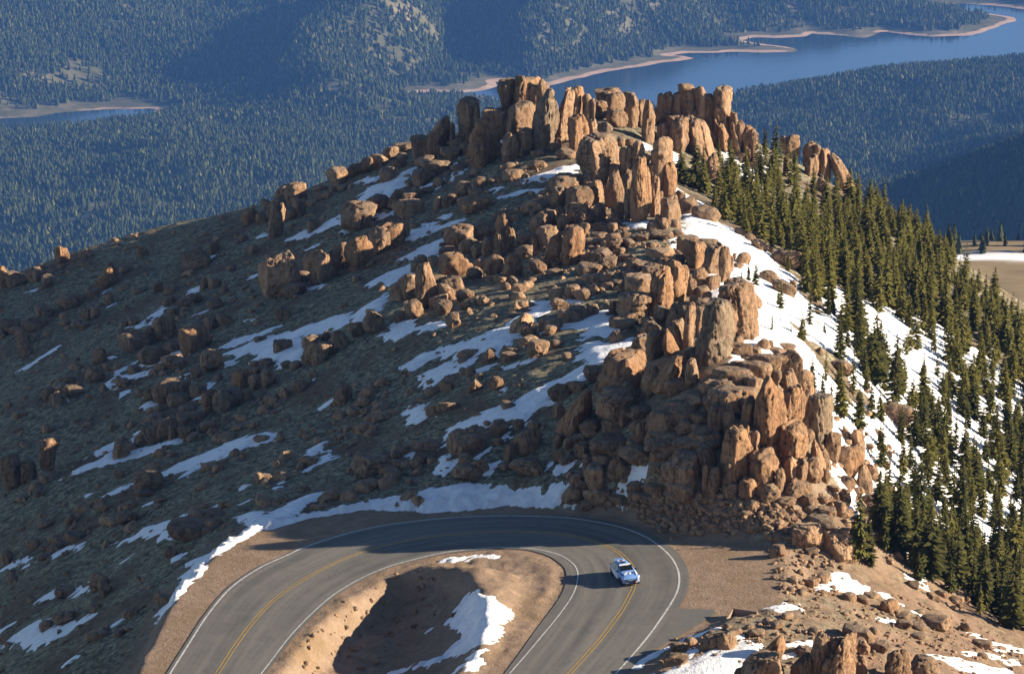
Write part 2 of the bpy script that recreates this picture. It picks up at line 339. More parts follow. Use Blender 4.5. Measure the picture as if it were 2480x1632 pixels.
onroad = np.clip(flat, 0, 1) * (1 - sstep(0.2, 1.0, SDI))
rough = near * (1 - 0.97 * sstep(.6, 1, onroad))
fine = noise2(GX, GY, .8, .9, 2, 77); lump = noise2(GX, GY, 1.6, 1.8, 2, 5)
ZS = Z.copy()                                                              # smooth ground, under the snow
Z = Z + rough * (fine * .14 + lump * .12)
dirt = np.maximum(sstep(-2.2, 0.3, SDC), 0.0)
dirt = np.maximum(dirt, sstep(4, 13, GX) * (1 - sstep(262, 276, GY)) * np.clip(.50 + .35 * sstep(4, -1, -SDC) + noise2(GX, GY, 6, 8, 3, 19) * .6, .22, .95))
dirt = np.maximum(dirt, sstep(.2, 1, SDI) * (1 - .72 * sstep(-.5, 2.5, SDB))) * near
dirt = np.maximum(dirt, .55 * sstep(-8, -2.5, SDC) * sstep(-10, -24, GX)*0 + .62 * sstep(-9, -2, SDC) * (1 - sstep(-24, -18, GX)))
dirt = np.maximum(dirt, 0.48 * sstep(5, 14, GX) * (1 - sstep(285, 300, GY)))
redm = sstep(26, 33, GX - (GY - 245) * .15) * (1 - sstep(268, 280, GY)) * near * .3
V = np.stack([GX.ravel(), GY.ravel(), Z.ravel()], 1)
hill = mesh_np('terrain', V, grid_faces(len(XL), len(YL)), M['ground'], attrs={'dirt': dirt.ravel(), 'red': redm.ravel()})
tag(hill, kind='structure')

def _bil(A, x, y):
    x = np.asarray(x, float); y = np.asarray(y, float)
    i = np.clip(np.searchsorted(XL, x) - 1, 0, len(XL) - 2); j = np.clip(np.searchsorted(YL, y) - 1, 0, len(YL) - 2)
    fx = np.clip((x - XL[i]) / (XL[i + 1] - XL[i]), 0, 1); fy = np.clip((y - YL[j]) / (YL[j + 1] - YL[j]), 0, 1)
    return (A[j, i] * (1 - fx) + A[j, i + 1] * fx) * (1 - fy) + (A[j + 1, i] * (1 - fx) + A[j + 1, i + 1] * fx) * fy
def H(x, y): return _bil(ZS, x, y)
_ys = np.arange(196, 520, .4)
def hit(u, v, ymax=None):
    """first ground point seen at a pixel (x, y, z); None past the crest"""
    a, b = ray(u, v); x = a * _ys; z = CAMZ + b * _ys; d = z - H(x, _ys); k = np.nonzero(d <= 0)[0]
    if len(k) == 0 or k[0] == 0: return None
    k = k[0]; t = d[k - 1] / (d[k - 1] - d[k] + 1e-9); y = _ys[k - 1] + t * .4
    return (float(a * y), float(y), float(CAMZ + b * y))

# ------------------------------------------------------------------ hairpin road
def strip(name, A, B, mat, dz, across=1, attrs=True):
    n = len(A); rows = [A + (B - A) * k / across for k in range(across + 1)]
    Vs = np.vstack(rows); Vs[:, 2] = RP(Vs[:, 0]) + dz
    L = np.concatenate([[0], np.cumsum(np.linalg.norm(np.diff(A[:, :2], axis=0), axis=1))])
    o = mesh_np(name, Vs, grid_faces(n, across + 1), mat, attrs={'lane': np.repeat(np.arange(across + 1) / across, n), 'along': np.tile(L, across + 1)})
    return o
def resamp(A, n): return smooth_line(A, n)
def pair_lines(A, B):
    """for each point of A the matching point of B at the same turn fraction around the bend"""
    return A, B
road = tag(strip('road', E_OUT, E_IN, M['asphalt'], 0.0, 8), kind='structure')
for A, off, wd, nm, mt in ((W_OUT, 0, .09, 'edge_line', 'white'), (W_IN, 0, .06, 'edge_line', 'white'), (W_MID, .16, .06, 'centre_line', 'yellow'), (W_MID, -.16, .06, 'centre_line', 'yellow')):
    L = offset(A, off); o = strip('road_marking', offset(L, wd), offset(L, -wd), M[mt], .012); tag(o, kind='structure')
ap = W_APRON.copy(); bm = bmesh.new(); bm.faces.new([bm.verts.new((x, y, z - .012)) for x, y, z in ap]); bmesh.ops.triangulate(bm, faces=bm.faces[:])
apo = obj('road_apron', bm, M['asphalt']); tag(apo, kind='structure')

# ------------------------------------------------------------------ snow lying on the slope (traced patches laid on the ground)
ZA, ZB, ZC, ZD, ZE, ZF = (1000,150,.2107), (1400,170,.295), (1250,300,.2554), (1450,550,.2107), (1340,800,.2809), (1700,800,.3066)
ZG, ZH, ZI, ZJ, ZK, ZL = (600,300,.2554), (950,480,.2171), (0,580,.2554), (250,740,.2554), (850,680,.3002), (0,1050,.3716)
ZM, ZN, ZO, ZP, ZQ = (1500,1380,.4118), (1880,560,.281), (1880,1000,.3193), (650,1200,.3361), (1350,1150,.3361)
def px(zm, pts): return [(zm[0] + a * zm[2], zm[1] + b * zm[2]) for a, b in pts]
SNOW = [  # (zoom, thickness, polygon)
 (ZA,.3,[(1215,1375),(1530,1270),(1610,1225),(1900,1180),(1910,1200),(1850,1260),(1700,1340),(1560,1385),(1400,1400),(1290,1390)]),
 (ZA,.2,[(820,1490),(1000,1440),(1030,1450),(940,1490)]),(ZA,.2,[(990,1550),(1220,1490),(1580,1440),(1590,1480),(1330,1515),(1100,1550)]),
 (ZA,.2,[(425,1190),(520,1150),(545,1160),(460,1210)]),(ZA,.25,[(420,1395),(440,1340),(430,1280),(555,1255),(560,1290),(490,1340)]),(ZA,.15,[(140,1060),(250,1035),(255,1055),(190,1080)]),(ZA,.15,[(495,1105),(520,1070),(568,1072),(520,1105)]),
 (ZA,.15,[(35,1480),(150,1420),(350,1340),(345,1370),(180,1430)]),(ZA,.3,[(985,840),(1060,850),(1055,900),(1000,930)]),(ZA,.15,[(280,1440),(330,1415),(330,1440),(300,1455)]),
 (ZG,.35,[(1020,750),(1080,690),(1080,660),(1140,600),(1250,570),(1400,520),(1500,450),(1580,420),(1560,470),(1490,560),(1490,590),(1440,620),(1340,690),(1260,660),(1200,700),(1140,760),(1080,740)]),
 (ZG,.2,[(1040,550),(1130,505),(1170,520),(1240,490),(1250,530),(1130,560)]),(ZG,.3,[(375,1100),(440,1070),(530,1015),(620,1020),(700,960),(830,885),(900,850),(890,900),(930,935),(850,965),(720,1010),(640,1030),(570,1075),(480,1095)]),
 (ZG,.2,[(850,1055),(900,990),(955,1015),(940,1040),(880,1060)]),(ZG,.25,[(1200,900),(1220,850),(1440,800),(1350,870),(1270,905)]),(ZG,.15,[(1590,640),(1640,600),(1740,575),(1650,620)]),
 (ZG,.3,[(1460,1100),(1530,1060),(1540,1005),(1700,985),(1900,940),(2030,895),(2010,940),(1880,990),(1750,1030),(1600,1075)]),(ZG,.2,[(1610,950),(1780,940),(1760,965),(1650,970)]),(ZG,.2,[(1815,890),(1850,865),(1940,845),(1920,880),(1870,900)]),
 (ZG,.3,[(1440,1290),(1560,1220),(1660,1160),(1880,1085),(1870,1150),(1810,1210),(1800,1260),(1720,1290),(1690,1265),(1560,1290)]),
 (ZG,.3,[(1100,1555),(1230,1460),(1360,1400),(1480,1360),(1560,1310),(1560,1380),(1600,1400),(1490,1430),(1440,1490),(1380,1520),(1200,1540)]),
 (ZG,.2,[(540,1560),(620,1535),(770,1515),(700,1550),(600,1575)]),(ZG,.15,[(550,1195),(620,1155),(700,1130),(650,1165)]),(ZG,.15,[(90,1080),(150,1035),(155,1065)]),(ZG,.15,[(0,1475),(40,1440),(95,1425),(40,1470)]),(ZG,.15,[(2250,640),(2340,630),(2300,650)]),(ZG,.15,[(550,1510),(605,1485),(600,1510)]),(ZG,.15,[(835,1410),(910,1385),(880,1405)]),
 (ZJ,.4,[(0,790),(20,740),(140,650),(240,670),(340,640),(470,600),(560,560),(480,560),(350,570),(500,500),(620,460),(760,420),(740,470),(640,500),(540,570),(430,640),(260,700),(200,680),(110,720),(100,770)]),
 (ZJ,.2,[(80,670),(120,610),(310,530),(290,570),(230,610),(140,660)]),(ZJ,.2,[(180,220),(300,190),(340,180),(450,90),(510,40),(540,0),(600,10),(610,50),(570,90),(480,140),(460,190),(430,160),(380,200),(300,220),(330,195)]),
 (ZJ,.35,[(1130,465),(1400,350),(1800,240),(2130,120),(2230,80),(2349,70),(2349,160),(2200,240),(2060,260),(1900,300),(1890,390),(1920,430),(1880,500),(1880,550),(1790,560),(1700,590),(1640,530),(1420,530),(1480,460),(1380,450),(1310,480),(1200,470)]),
 (ZJ,.25,[(1000,440),(1110,390),(1260,310),(1400,280),(1640,205),(1580,250),(1440,310),(1260,370),(1090,420)]),(ZJ,.2,[(1140,520),(1250,515),(1250,550),(1170,590)]),(ZJ,.2,[(930,770),(1000,735),(1085,730),(1000,780)]),(ZJ,.2,[(745,665),(830,640),(790,700)]),
 (ZJ,.2,[(860,900),(960,835),(955,880)]),(ZJ,.15,[(365,965),(410,920),(480,940),(400,985)]),(ZJ,.15,[(95,800),(200,735),(190,760)]),(ZJ,.15,[(120,880),(215,815),(205,850)]),(ZJ,.15,[(1280,180),(1330,145),(1440,110),(1430,140),(1320,180)]),(ZJ,.15,[(860,85),(990,45),(930,80)]),
 (ZJ,.3,[(0,1525),(0,1430),(90,1380),(110,1460),(260,1370),(450,1340),(600,1290),(760,1260),(690,1300),(560,1350),(440,1400),(280,1440),(120,1500)]),(ZJ,.2,[(0,1360),(70,1310),(120,1290),(130,1330)]),(ZJ,.15,[(235,1300),(300,1230),(350,1190),(300,1270)]),
 (ZJ,.3,[(2030,980),(2120,910),(2190,870),(2200,920),(2110,960)]),(ZJ,.25,[(1905,1420),(2000,1340),(2080,1295),(2090,1350),(2010,1420)]),(ZJ,.25,[(1920,1555),(2010,1490),(2140,1375),(2190,1440),(2080,1490)]),(ZJ,.15,[(1940,725),(2020,680),(1990,710)]),
 (ZI,.2,[(160,1255),(250,1190),(400,1100),(560,1010),(520,1060),(400,1130),(300,1200)]),(ZI,.15,[(1730,550),(1800,490),(1890,445),(1900,490),(1820,520)]),(ZI,.15,[(1900,205),(2000,160),(2065,150),(1960,200)]),(ZI,.15,[(240,505),(350,470),(310,495)]),(ZI,.12,[(1000,1130),(1090,1100),(1060,1120)]),(ZI,.12,[(1840,715),(1970,670),(1900,710)]),(ZI,.12,[(2260,800),(2349,760),(2320,790)]),(ZI,.12,[(1100,1505),(1190,1445),(1150,1490)]),(ZI,.12,[(635,1510),(715,1515),(660,1528)]),(ZI,.12,[(940,515),(1030,480),(990,505)]),(ZI,.12,[(1040,630),(1100,600),(1070,625)]),
 (ZK,.4,[(0,370),(0,290),(100,210),(270,110),(280,150),(260,240),(190,260),(110,290),(120,370),(60,400)]),(ZK,.25,[(210,450),(330,400),(350,335),(540,335),(560,350),(500,385),(760,330),(740,380),(580,410),(460,420),(400,460),(320,460)]),
 (ZK,.35,[(410,695),(500,650),(540,600),(700,550),(880,500),(1050,440),(1250,370),(1320,300),(1420,270),(1440,220),(1600,150),(1610,200),(1560,270),(1480,310),(1400,400),(1350,430),(1300,520),(1200,600),(1160,610),(1150,560),(1080,580),(1000,600),(880,640),(840,600),(700,610),(660,640),(560,690),(470,710)]),
 (ZK,.35,[(550,770),(640,730),(780,660),(880,640),(1000,620),(1020,640),(960,690),(900,730),(820,750),(740,780),(670,840),(560,865),(580,820)]),
 (ZK,.3,[(1550,420),(1700,350),(1900,290),(2010,245),(2060,240),(2140,310),(2150,380),(2200,400),(2050,460),(1960,440),(1870,470),(1950,380),(1850,380),(1760,390)]),(ZK,.35,[(1860,500),(2000,480),(2100,500),(2330,450),(2320,490),(2200,560),(2080,610),(2030,660),(1920,700),(1890,790),(1800,820),(1720,850),(1650,900),(1640,990),(1520,1050),(1440,1110),(1400,1170),(1300,1130),(1240,1150),(1200,1130),(1100,1160),(980,1170),(880,1220),(830,1290),(770,1320),(760,1270),(800,1200),(840,1160),(1000,1090),(1130,1030),(1250,990),(1330,970),(1450,900),(1540,850),(1700,780),(1800,720),(1900,660),(1830,620),(1880,560)]),
 (ZK,.2,[(1250,690),(1350,660),(1510,615),(1450,650),(1320,690)]),(ZK,.25,[(430,1070),(490,1010),(605,1000),(600,1080),(660,1090),(540,1140),(460,1110)]),(ZK,.2,[(1000,720),(1130,680),(1060,730)]),(ZK,.2,[(1450,170),(1600,155),(1840,150),(2010,130),(1900,175),(1760,190)]),(ZK,.15,[(1200,880),(1230,870),(1215,890)]),(ZK,.15,[(470,1400),(520,1405),(500,1430)]),
 (ZK,.3,[(690,1480),(700,1430),(780,1400),(810,1450),(870,1440),(870,1480),(760,1566),(690,1540)]),(ZK,.25,[(910,1490),(1020,1410),(1130,1340),(1080,1400),(1030,1440),(1020,1470),(950,1510)]),(ZK,.25,[(1010,1530),(1110,1480),(1220,1470),(1190,1500),(1120,1560)]),(ZK,.25,[(1590,1520),(1620,1480),(1700,1490),(1840,1455),(1800,1500),(1700,1510)]),(ZK,.2,[(1230,1270),(1240,1190),(1310,1170),(1290,1230),(1320,1270)]),
 (ZE,.3,[(0,1165),(60,1150),(220,1120),(230,1150),(120,1190),(20,1200)]),(ZE,.3,[(590,1340),(680,1270),(690,1200),(790,1210),(780,1240),(680,1300),(650,1340)]),(ZE,.4,[(0,1440),(0,1350),(120,1340),(260,1210),(230,1290),(130,1350),(90,1420),(160,1490),(60,1530)]),
 (ZL,.3,[(400,300),(480,240),(560,200),(700,140),(740,110),(750,170),(860,110),(980,90),(1190,30),(1150,60),(1000,115),(860,155),(760,190),(640,220),(540,250),(460,265)]),(ZL,.2,[(565,160),(660,90),(750,55),(755,80),(640,150)]),
 (ZL,.3,[(1045,265),(1180,190),(1330,130),(1480,60),(1620,10),(1770,0),(1760,50),(1640,80),(1500,140),(1380,190),(1300,210),(1230,280),(1150,300),(1200,250),(1100,265)]),(ZL,.2,[(735,720),(880,670),(920,620),(1060,580),(1170,540),(1180,580),(1110,620),(1110,660),(1130,680),(1030,690),(1040,660),(900,680),(800,715)]),
 (ZL,.2,[(310,810),(380,750),(550,710),(530,740),(420,780)]),(ZL,.2,[(5,890),(120,830),(240,800),(230,830),(100,870)]),(ZL,.25,[(5,1390),(60,1330),(150,1270),(230,1230),(300,1220),(250,1290),(320,1260),(430,1250),(560,1190),(630,1165),(600,1200),(500,1260),(440,1300),(330,1350),(200,1400),(220,1360),(100,1380)]),
 (ZL,.2,[(230,1095),(310,1040),(380,995),(360,1050),(300,1085)]),(ZL,.2,[(440,1040),(520,1000),(590,975),(590,1010),(520,1045)]),(ZL,.15,[(690,400),(780,355),(850,330),(800,370)]),(ZL,.15,[(1060,840),(1120,805),(1190,790),(1170,825)]),(ZL,.15,[(715,1250),(780,1215),(760,1240)]),(ZL,.15,[(560,405),(635,385),(600,402)]),(ZL,.15,[(945,465),(1000,440),(980,460)]),(ZL,.15,[(1340,500),(1440,450),(1420,480),(1370,505)]),(ZL,.15,[(1540,355),(1600,335),(1580,360)]),(ZL,.15,[(1550,465),(1650,425),(1600,455)]),(ZL,.12,[(1770,350),(1850,310),(1800,350)]),(ZL,.12,[(430,1490),(490,1460),(460,1485)]),(ZL,.12,[(0,1280),(50,1255),(20,1285)]),(ZL,.12,[(330,100),(380,65),(360,90)]),(ZL,.12,[(825,820),(865,790),(850,820)]),
 (ZL,.45,[(1530,550),(1640,510),(1760,510),(1884,455),(1960,420),(2060,390),(2090,395),(2000,460),(1940,520),(1884,575),(1760,590),(1660,640),(1580,690),(1500,740),(1420,790),(1330,850),(1290,930),(1230,980),(1190,1040),(1120,1110),(1040,1200),(1015,1190),(1100,1090),(1190,960),(1220,900),(1260,850),(1190,860),(1210,840),(1340,800),(1450,740),(1540,690),(1620,630),(1650,590),(1600,560)]),
 (ZP,.6,[(-60,190),(110,185),(330,140),(560,90),(700,45),(860,15),(1000,0),(1200,-60),(1500,-80),(1900,0),(2100,10),(2200,75),(2170,95),(2000,70),(1800,50),(1650,70),(1500,95),(1350,110),(1200,118),(1080,115),(950,105),(820,95),(640,95),(420,140),(250,170),(100,215),(0,235)]),
 (ZP,.45,[(1140,985),(1340,880),(1390,750),(1480,705),(1580,715),(1640,760),(1735,830),(1680,900),(1660,1000),(1560,1060),(1450,1110),(1360,1160),(1290,1120),(1420,1020),(1370,960),(1330,900)]),(ZP,.15,[(880,1280),(1000,1240),(1190,1180),(1300,1150),(1240,1190),(1000,1270)]),(ZP,.2,[(1330,1283),(1420,1220),(1540,1170),(1530,1200),(1420,1270)]),(ZP,.15,[(1275,468),(1400,440),(1640,428),(1640,440),(1480,450),(1340,472)]),(ZP,.15,[(1490,1140),(1560,1105),(1545,1130)]),
 (ZB,.5,[(1195,640),(1290,680),(1400,760),(1470,830),(1460,880),(1500,960),(1560,1080),(1480,1150),(1400,960),(1340,930),(1280,880),(1240,780),(1200,720)]),(ZB,.3,[(1430,560),(1470,620),(1560,700),(1520,830),(1450,700)]),(ZB,.4,[(770,670),(810,690),(800,760),(770,740)]),(ZB,.4,[(800,960),(900,1030),(1040,1110),(1000,1120),(860,1050),(800,990)]),(ZB,.4,[(865,510),(895,515),(895,575),(870,560)]),(ZB,.3,[(520,590),(615,630),(610,660),(540,640)]),(ZB,.3,[(370,1255),(480,1255),(565,1240),(560,1290),(440,1315)]),(ZB,.3,[(760,1420),(790,1380),(850,1385),(850,1430),(780,1450)]),
 (ZB,.6,[(830,1150),(970,1185),(1160,1260),(1280,1310),(1430,1420),(1560,1500),(1640,1600),(1800,1720),(1900,1860),(1940,1990),(2030,2150),(2130,2280),(2250,2420),(2200,2450),(2050,2300),(1900,2250),(1800,2100),(1650,2050),(1560,2010),(1440,1980),(1330,1900),(1250,1800),(1200,1700),(1250,1580),(1160,1450),(1000,1400),(900,1370),(880,1250)]),
 (ZD,.4,[(1285,735),(1420,725),(1450,900),(1380,870),(1290,800)]),(ZD,.3,[(1515,1455),(1650,1480),(1640,1500),(1520,1530)]),(ZD,.4,[(1630,1260),(1720,1230),(1790,1330),(1740,1400),(1680,1350)]),
 (ZQ,.35,[(1990,675),(2080,720),(2200,780),(2330,860),(2380,890),(2260,870),(2100,850),(1900,830),(1850,810),(1960,760),(1940,710)]),(ZQ,.15,[(1500,960),(1620,920),(1760,930),(1700,970),(1560,980)]),
 (ZM,.35,[(230,612),(330,570),(420,530),(500,500),(620,460),(750,430),(850,450),(820,500),(760,560),(690,612),(500,680),(200,680)]),(ZM,.2,[(90,570),(200,485),(340,420),(450,380),(575,335),(560,355),(430,400),(330,440),(220,500),(120,570)]),(ZM,.3,[(980,445),(1130,420),(1130,440),(1000,460)]),(ZM,.3,[(950,500),(1040,470),(1040,490),(960,512)]),(ZM,.2,[(390,480),(460,455),(480,470),(410,515)]),
 (ZM,.25,[(1820,505),(1900,510),(2100,545),(2300,590),(2340,640),(2100,600),(1900,540)]),(ZM,.25,[(1990,465),(2120,490),(2320,535),(2310,545),(2120,510),(2010,485)]),(ZM,.2,[(2060,370),(2200,420),(2380,465),(2380,485),(2250,455),(2120,405)]),(ZM,.15,[(1570,300),(1640,300),(1620,312)]),(ZM,.15,[(1700,235),(1800,270),(1790,280),(1720,245)]),(ZM,.15,[(2185,450),(2240,465),(2220,475)]),(ZM,.15,[(650,395),(710,390),(690,405)]),
 (ZM,.3,[(1270,0),(1400,60),(1540,130),(1630,190),(1600,195),(1500,150),(1380,120),(1240,90),(1170,100),(1200,50),(1300,30)]),
 (ZO,.5,[(560,100),(700,250),(760,420),(700,480),(780,560),(900,690),(1000,830),(1060,960),(1180,1080),(1320,1230),(1560,1380),(1800,1560),(1879,1520),(1879,0),(860,0),(700,-60),(560,-30)]),
 (ZO,.4,[(730,830),(800,870),(900,900),(980,960),(1000,1060),(900,1080),(800,1000),(740,900)]),(ZO,.3,[(1000,1260),(1140,1260),(1130,1330),(1040,1310)]),(ZO,.3,[(690,480),(760,520),(790,600),(720,590)]),
 ((0,0,1),.5,[(1690,660),(1760,600),(1850,700),(1950,830),(2040,960),(2110,1080),(2130,1200),(2060,1250),(2030,1180),(1985,1080),(1915,960),(1830,850),(1750,760)]),
 (ZN,.5,[(400,400),(640,560),(900,640),(1300,760),(1700,1000),(2135,1300),(2135,1900),(1300,1900),(900,1560),(640,1300),(480,1050),(380,800)]),(ZN,.4,[(860,100),(960,180),(930,260),(880,180)]),
]
SX = np.arange(-78, 84, .25); SY = np.arange(204, 470, .25)
sgx, sgy = np.meshgrid(SX, SY); sd = np.full(sgx.shape, -9.0); th = np.zeros(sgx.shape)
for zm, t, poly in SNOW:
    wp = []
    for u, v in px(zm, poly):
        h_ = hit(u, min(v, 1720))
        if h_: wp.append(h_[:2])
    if len(wp) < 3: continue
    P_ = np.array(wp); lo, hi_ = P_.min(0) - 2.5, P_.max(0) + 2.5
    i0, i1 = np.searchsorted(SX, [lo[0], hi_[0]]); j0, j1 = np.searchsorted(SY, [lo[1], hi_[1]])
    if i1 - i0 < 2 or j1 - j0 < 2: continue
    s_ = sdf_poly(sgx[j0:j1, i0:i1], sgy[j0:j1, i0:i1], P_)
    sub_ = sd[j0:j1, i0:i1]; up = s_ > sub_; sub_[up] = s_[up]; tt = th[j0:j1, i0:i1]; tt[up] = np.maximum(tt[up], t)
al, ac = (sgx + sgy) * .707, (sgx - sgy) * .707
br = noise2(al, ac, 3.4, .75, 4, 61, .65) * 1.0 + noise2(sgx, sgy, 5, 6, 3, 63) * .35
under = sstep(26, 38, sgx) * sstep(276, 290, sgy) * np.clip(noise2(sgx, sgy, 4.5, 5.5, 3, 65) * 2.4 - .30, 0, 2) * 1.8
e = sd + .22 + br * np.clip(.8 + (sd + 1) * .22, .45, 1.5) - under
bank = sstep(-1.4, -.2, -np.abs(_bil(SDC, sgx, sgy) + .6)) * sstep(0, -2, sgx - 8)
pile = (sdf_poly(sgx, sgy, [(-8, 225), (8, 225), (8, 262), (-8, 262)]) > 0) * 1.0
lumpy = noise2(sgx, sgy, .8, .8, 3, 67) + .5
hs = np.where(e > -.25, (.03 + th * .55) * sstep(-.1, 1.6, e) * (.75 + .4 * noise2(sgx, sgy, 3, 3, 3, 69)) - .06 * sstep(.05, -.25, e) + .05 * sstep(0, .5, e) + bank * sstep(-.05, .4, e) * np.clip(lumpy, 0, 2) * .55 + pile * sstep(0, .8, e) * np.clip(lumpy, 0, 2) * .22, -.06)
onr = (_bil(SDC, sgx, sgy) > 1.2) & (_bil(SDI, sgx, sgy) < 0.4)
keep = (hs > -.055) & (e > -.24) & ~onr
sz = np.maximum(H(sgx, sgy), _bil(Z, sgx, sgy) - .12) + hs
kc = keep[:-1, :-1] | keep[1:, :-1] | keep[:-1, 1:] | keep[1:, 1:]
F = grid_faces(len(SX), len(SY))[kc.ravel()]; used = np.unique(F); remap = np.full(sgx.size, -1); remap[used] = np.arange(len(used))
SV = np.stack([sgx.ravel(), sgy.ravel(), sz.ravel()], 1)[used]
tag(mesh_np('snow', SV, remap[F], M['snow']), kind='stuff')

# ------------------------------------------------------------------ rocks: every pillar, block and boulder traced, standing on the ground below it
_ico = {}
def ico(l):
    if l not in _ico:
        bm = bmesh.new(); bmesh.ops.create_icosphere(bm, subdivisions=l, radius=1.0)
        _ico[l] = (np.array([v.co[:] for v in bm.verts]), np.array([[v.index for v in f.verts] for f in bm.faces])); bm.free()
    return _ico[l]
def rock_shape(kind, seed, lvl, asp=1.0):
    """unit rock: x, y in -.5...5, z in 0..1; asp = height over width"""
    r = np.random.default_rng(seed); P, F = ico(lvl); P = P.copy()
    p = dict(P=4.2, B=3.3, K=7.0, S=4.5, F=4.5)[kind] * r.uniform(.85, 1.25)
    yaw = r.uniform(.55, 1.0) if kind in 'PKF' else r.uniform(-.2, .9); cy_, sy_ = math.cos(yaw), math.sin(yaw)
    V = P * (np.sum(np.abs(P) ** p, 1) ** (-1 / p))[:, None]
    t = np.clip((V[:, 2] + 1) / 2, 0, 1)
    for k in range({'P': 12, 'B': 16, 'K': 15, 'S': 14, 'F': 14}[kind]):
        d = r.normal(size=3) * (1, 1, .8); d /= np.linalg.norm(d); m = (V @ d).max(); off = m * r.uniform(.64 if kind == 'B' else .72, .93)
        V -= d * (np.maximum(V @ d - off, 0) * 1.0)[:, None]
    if kind in 'PK' and lvl >= 4:                                     # beds and ribs: stepped blocks parted by joints
        for c_ in r.uniform(-.75, .8, 2 if asp < 1.4 else 3):
            s1 = sstep(-.012, .012, V[:, 2] - c_); sh_ = r.normal(size=2) * .075; V[:, :2] += s1[:, None] * sh_
            V[:, :2] *= (1 - .10 * np.exp(-((V[:, 2] - c_) / .035) ** 2))[:, None]
        ax_ = V[:, 0].copy() if r.uniform() < .6 else V[:, 1].copy()
        for c_ in r.uniform(-.6, .6, 1 if kind == 'P' else 2):
            s1 = sstep(-.02, .02, ax_ - c_); f_ = r.uniform(-.22, .14); top = np.clip(V[:, 2] + .2, 0, None)
            V[:, 2] += s1 * f_ * top; V[:, 1] *= 1 + s1 * r.uniform(-.14, .10)
            V[:, 2] -= .16 * np.exp(-((ax_ - c_) / .05) ** 2) * np.clip(top, 0, 1); V[:, 1] *= 1 - .16 * np.exp(-((ax_ - c_) / .04) ** 2)
    if kind in 'PKF': V[:, 0] *= r.uniform(1.2, 1.7)
    V[:, :2] = V[:, :2] @ np.array([[cy_, sy_], [-sy_, cy_]])
    if kind == 'P': k = 1 - r.uniform(.02, .26) * t ** 1.8; V[:, 0] *= k; V[:, 1] *= k; V[:, 0] += r.uniform(-.12, .12) * t
    if kind == 'F': k = 1 - r.uniform(.55, .8) * t ** 1.2; V[:, 0] *= k; V[:, 1] *= 1 - .4 * t; V[:, 0] += r.uniform(-.35, .35) * t
    if kind == 'K': k = 1 - r.uniform(-.05, .2) * t; V[:, 0] *= k
    if kind == 'B': k = 1 + r.uniform(-.1, .12) * t; V[:, 0] *= k
    sc_ = np.array([1, 1, max(.5, min(asp, 3.0))]); o = r.uniform(0, 99, 3); W = V * sc_
    N = V / (np.linalg.norm(V, axis=1)[:, None] + 1e-6)
    sm_ = .5 if lvl >= 5 else .85
    V = V + N * (fbm(W * .9 + o, 2, seed) * .11)[:, None]
    V = V + N * (fbm(W * 2.4 + o, 3, seed + 3, .6) * .10 * sm_)[:, None]
    if lvl >= 4:
        rd = np.abs(fbm(W * np.array([1.9, 1.9, .45]) + o * 2, 3, seed + 5)); V -= N * (.20 * np.exp(-(rd / .028) ** 2))[:, None]     # upright joints
        rh = np.abs(fbm(W * np.array([.5, .5, 1.5]) + o * 3, 2, seed + 6)); V -= N * (.13 * np.exp(-(rh / .022) ** 2))[:, None]      # level joints
        V = V + N * ((.5 - np.abs(fbm(W * 4.0 + o, 4, seed + 7, .65))) * .10 * sm_)[:, None]
    lo, hi_ = V.min(0), V.max(0); V = (V - lo) / (hi_ - lo); V[:, :2] -= .5
    return V, F
ROCKS = {}
ROCKS['A'] = (ZA, 434, 'summit crag', '''985 195 1190 575 P|fat rounded pillar, the westernmost of the tall summit rocks#the fat summit pillar
1150 190 1470 570 K|widest and highest summit block, sunlit on its broken eastern face#the highest summit block
1185 150 1360 330 K
1440 200 1558 430 F|small pointed horn sticking up beside the highest summit block#the summit horn
1330 250 1560 520 K
520 408 745 738 K 1|lone flat-topped stone monolith standing on the skyline west of the summit#the skyline monolith
700 500 770 740 K
180 618 450 930 F 14|dark wedge of rock leaning east on the skyline below the monolith#the dark wedge
430 690 480 760 F
650 585 1000 1215 K|massive block with a bright sunlit scar on its shaded face#the scarred block
940 575 1110 900 B
1030 820 1235 1155 P
1090 480 1395 850 P 3|dark broad pillar between the scarred block and the tall smooth pillar
1190 770 1395 1090 P
1400 335 1690 1015 P 5|tall smooth dark pillar with a rounded grey top#the tall smooth pillar
1340 390 1450 700 P
1640 330 1850 950 P 8|tilted pillar just east of the tall smooth pillar
1800 298 1960 650 P 2|slim sunlit pillar top leaning against the tilted pillar#the slim pillar top
1790 622 2010 1062 K|rugged sunlit block at the foot of the slim pillar#the rugged block
1950 370 2045 520 B
2040 420 2095 500 B
1980 660 2110 890 B
2080 685 2290 885 B|grey weathered hump of rock beside the yellow-green bushes#the grey hump
1330 1130 1535 1240 S 6
1540 925 1695 1025 S 14
1650 985 1860 1125 B
1360 1000 1500 1090 B
1040 1160 1180 1240 B
1040 1225 1260 1365 S 8
1250 1275 1330 1350 B
1410 1220 1450 1270 B
1030 1240 1080 1300 B
30 1080 240 1215 B|round boulder with a ribbed face below the summit crag#the ribbed boulder
130 1120 440 1290 S 6
0 1228 190 1432 B
400 850 600 990 B
320 960 560 1140 B 8
110 920 330 1045 S
260 970 370 1062 B
540 930 680 1060 B
440 1180 610 1262 B
490 1300 680 1385 B
660 1220 770 1315 B
490 1370 660 1560 B 10
690 1330 850 1450 B
850 1330 980 1400 B
100 1435 220 1520 B
190 1270 260 1340 B
0 1430 90 1566 B
840 525 930 600 K
920 530 1030 610 B
780 1530 900 1600 B
-20 840 190 940 S 10''')
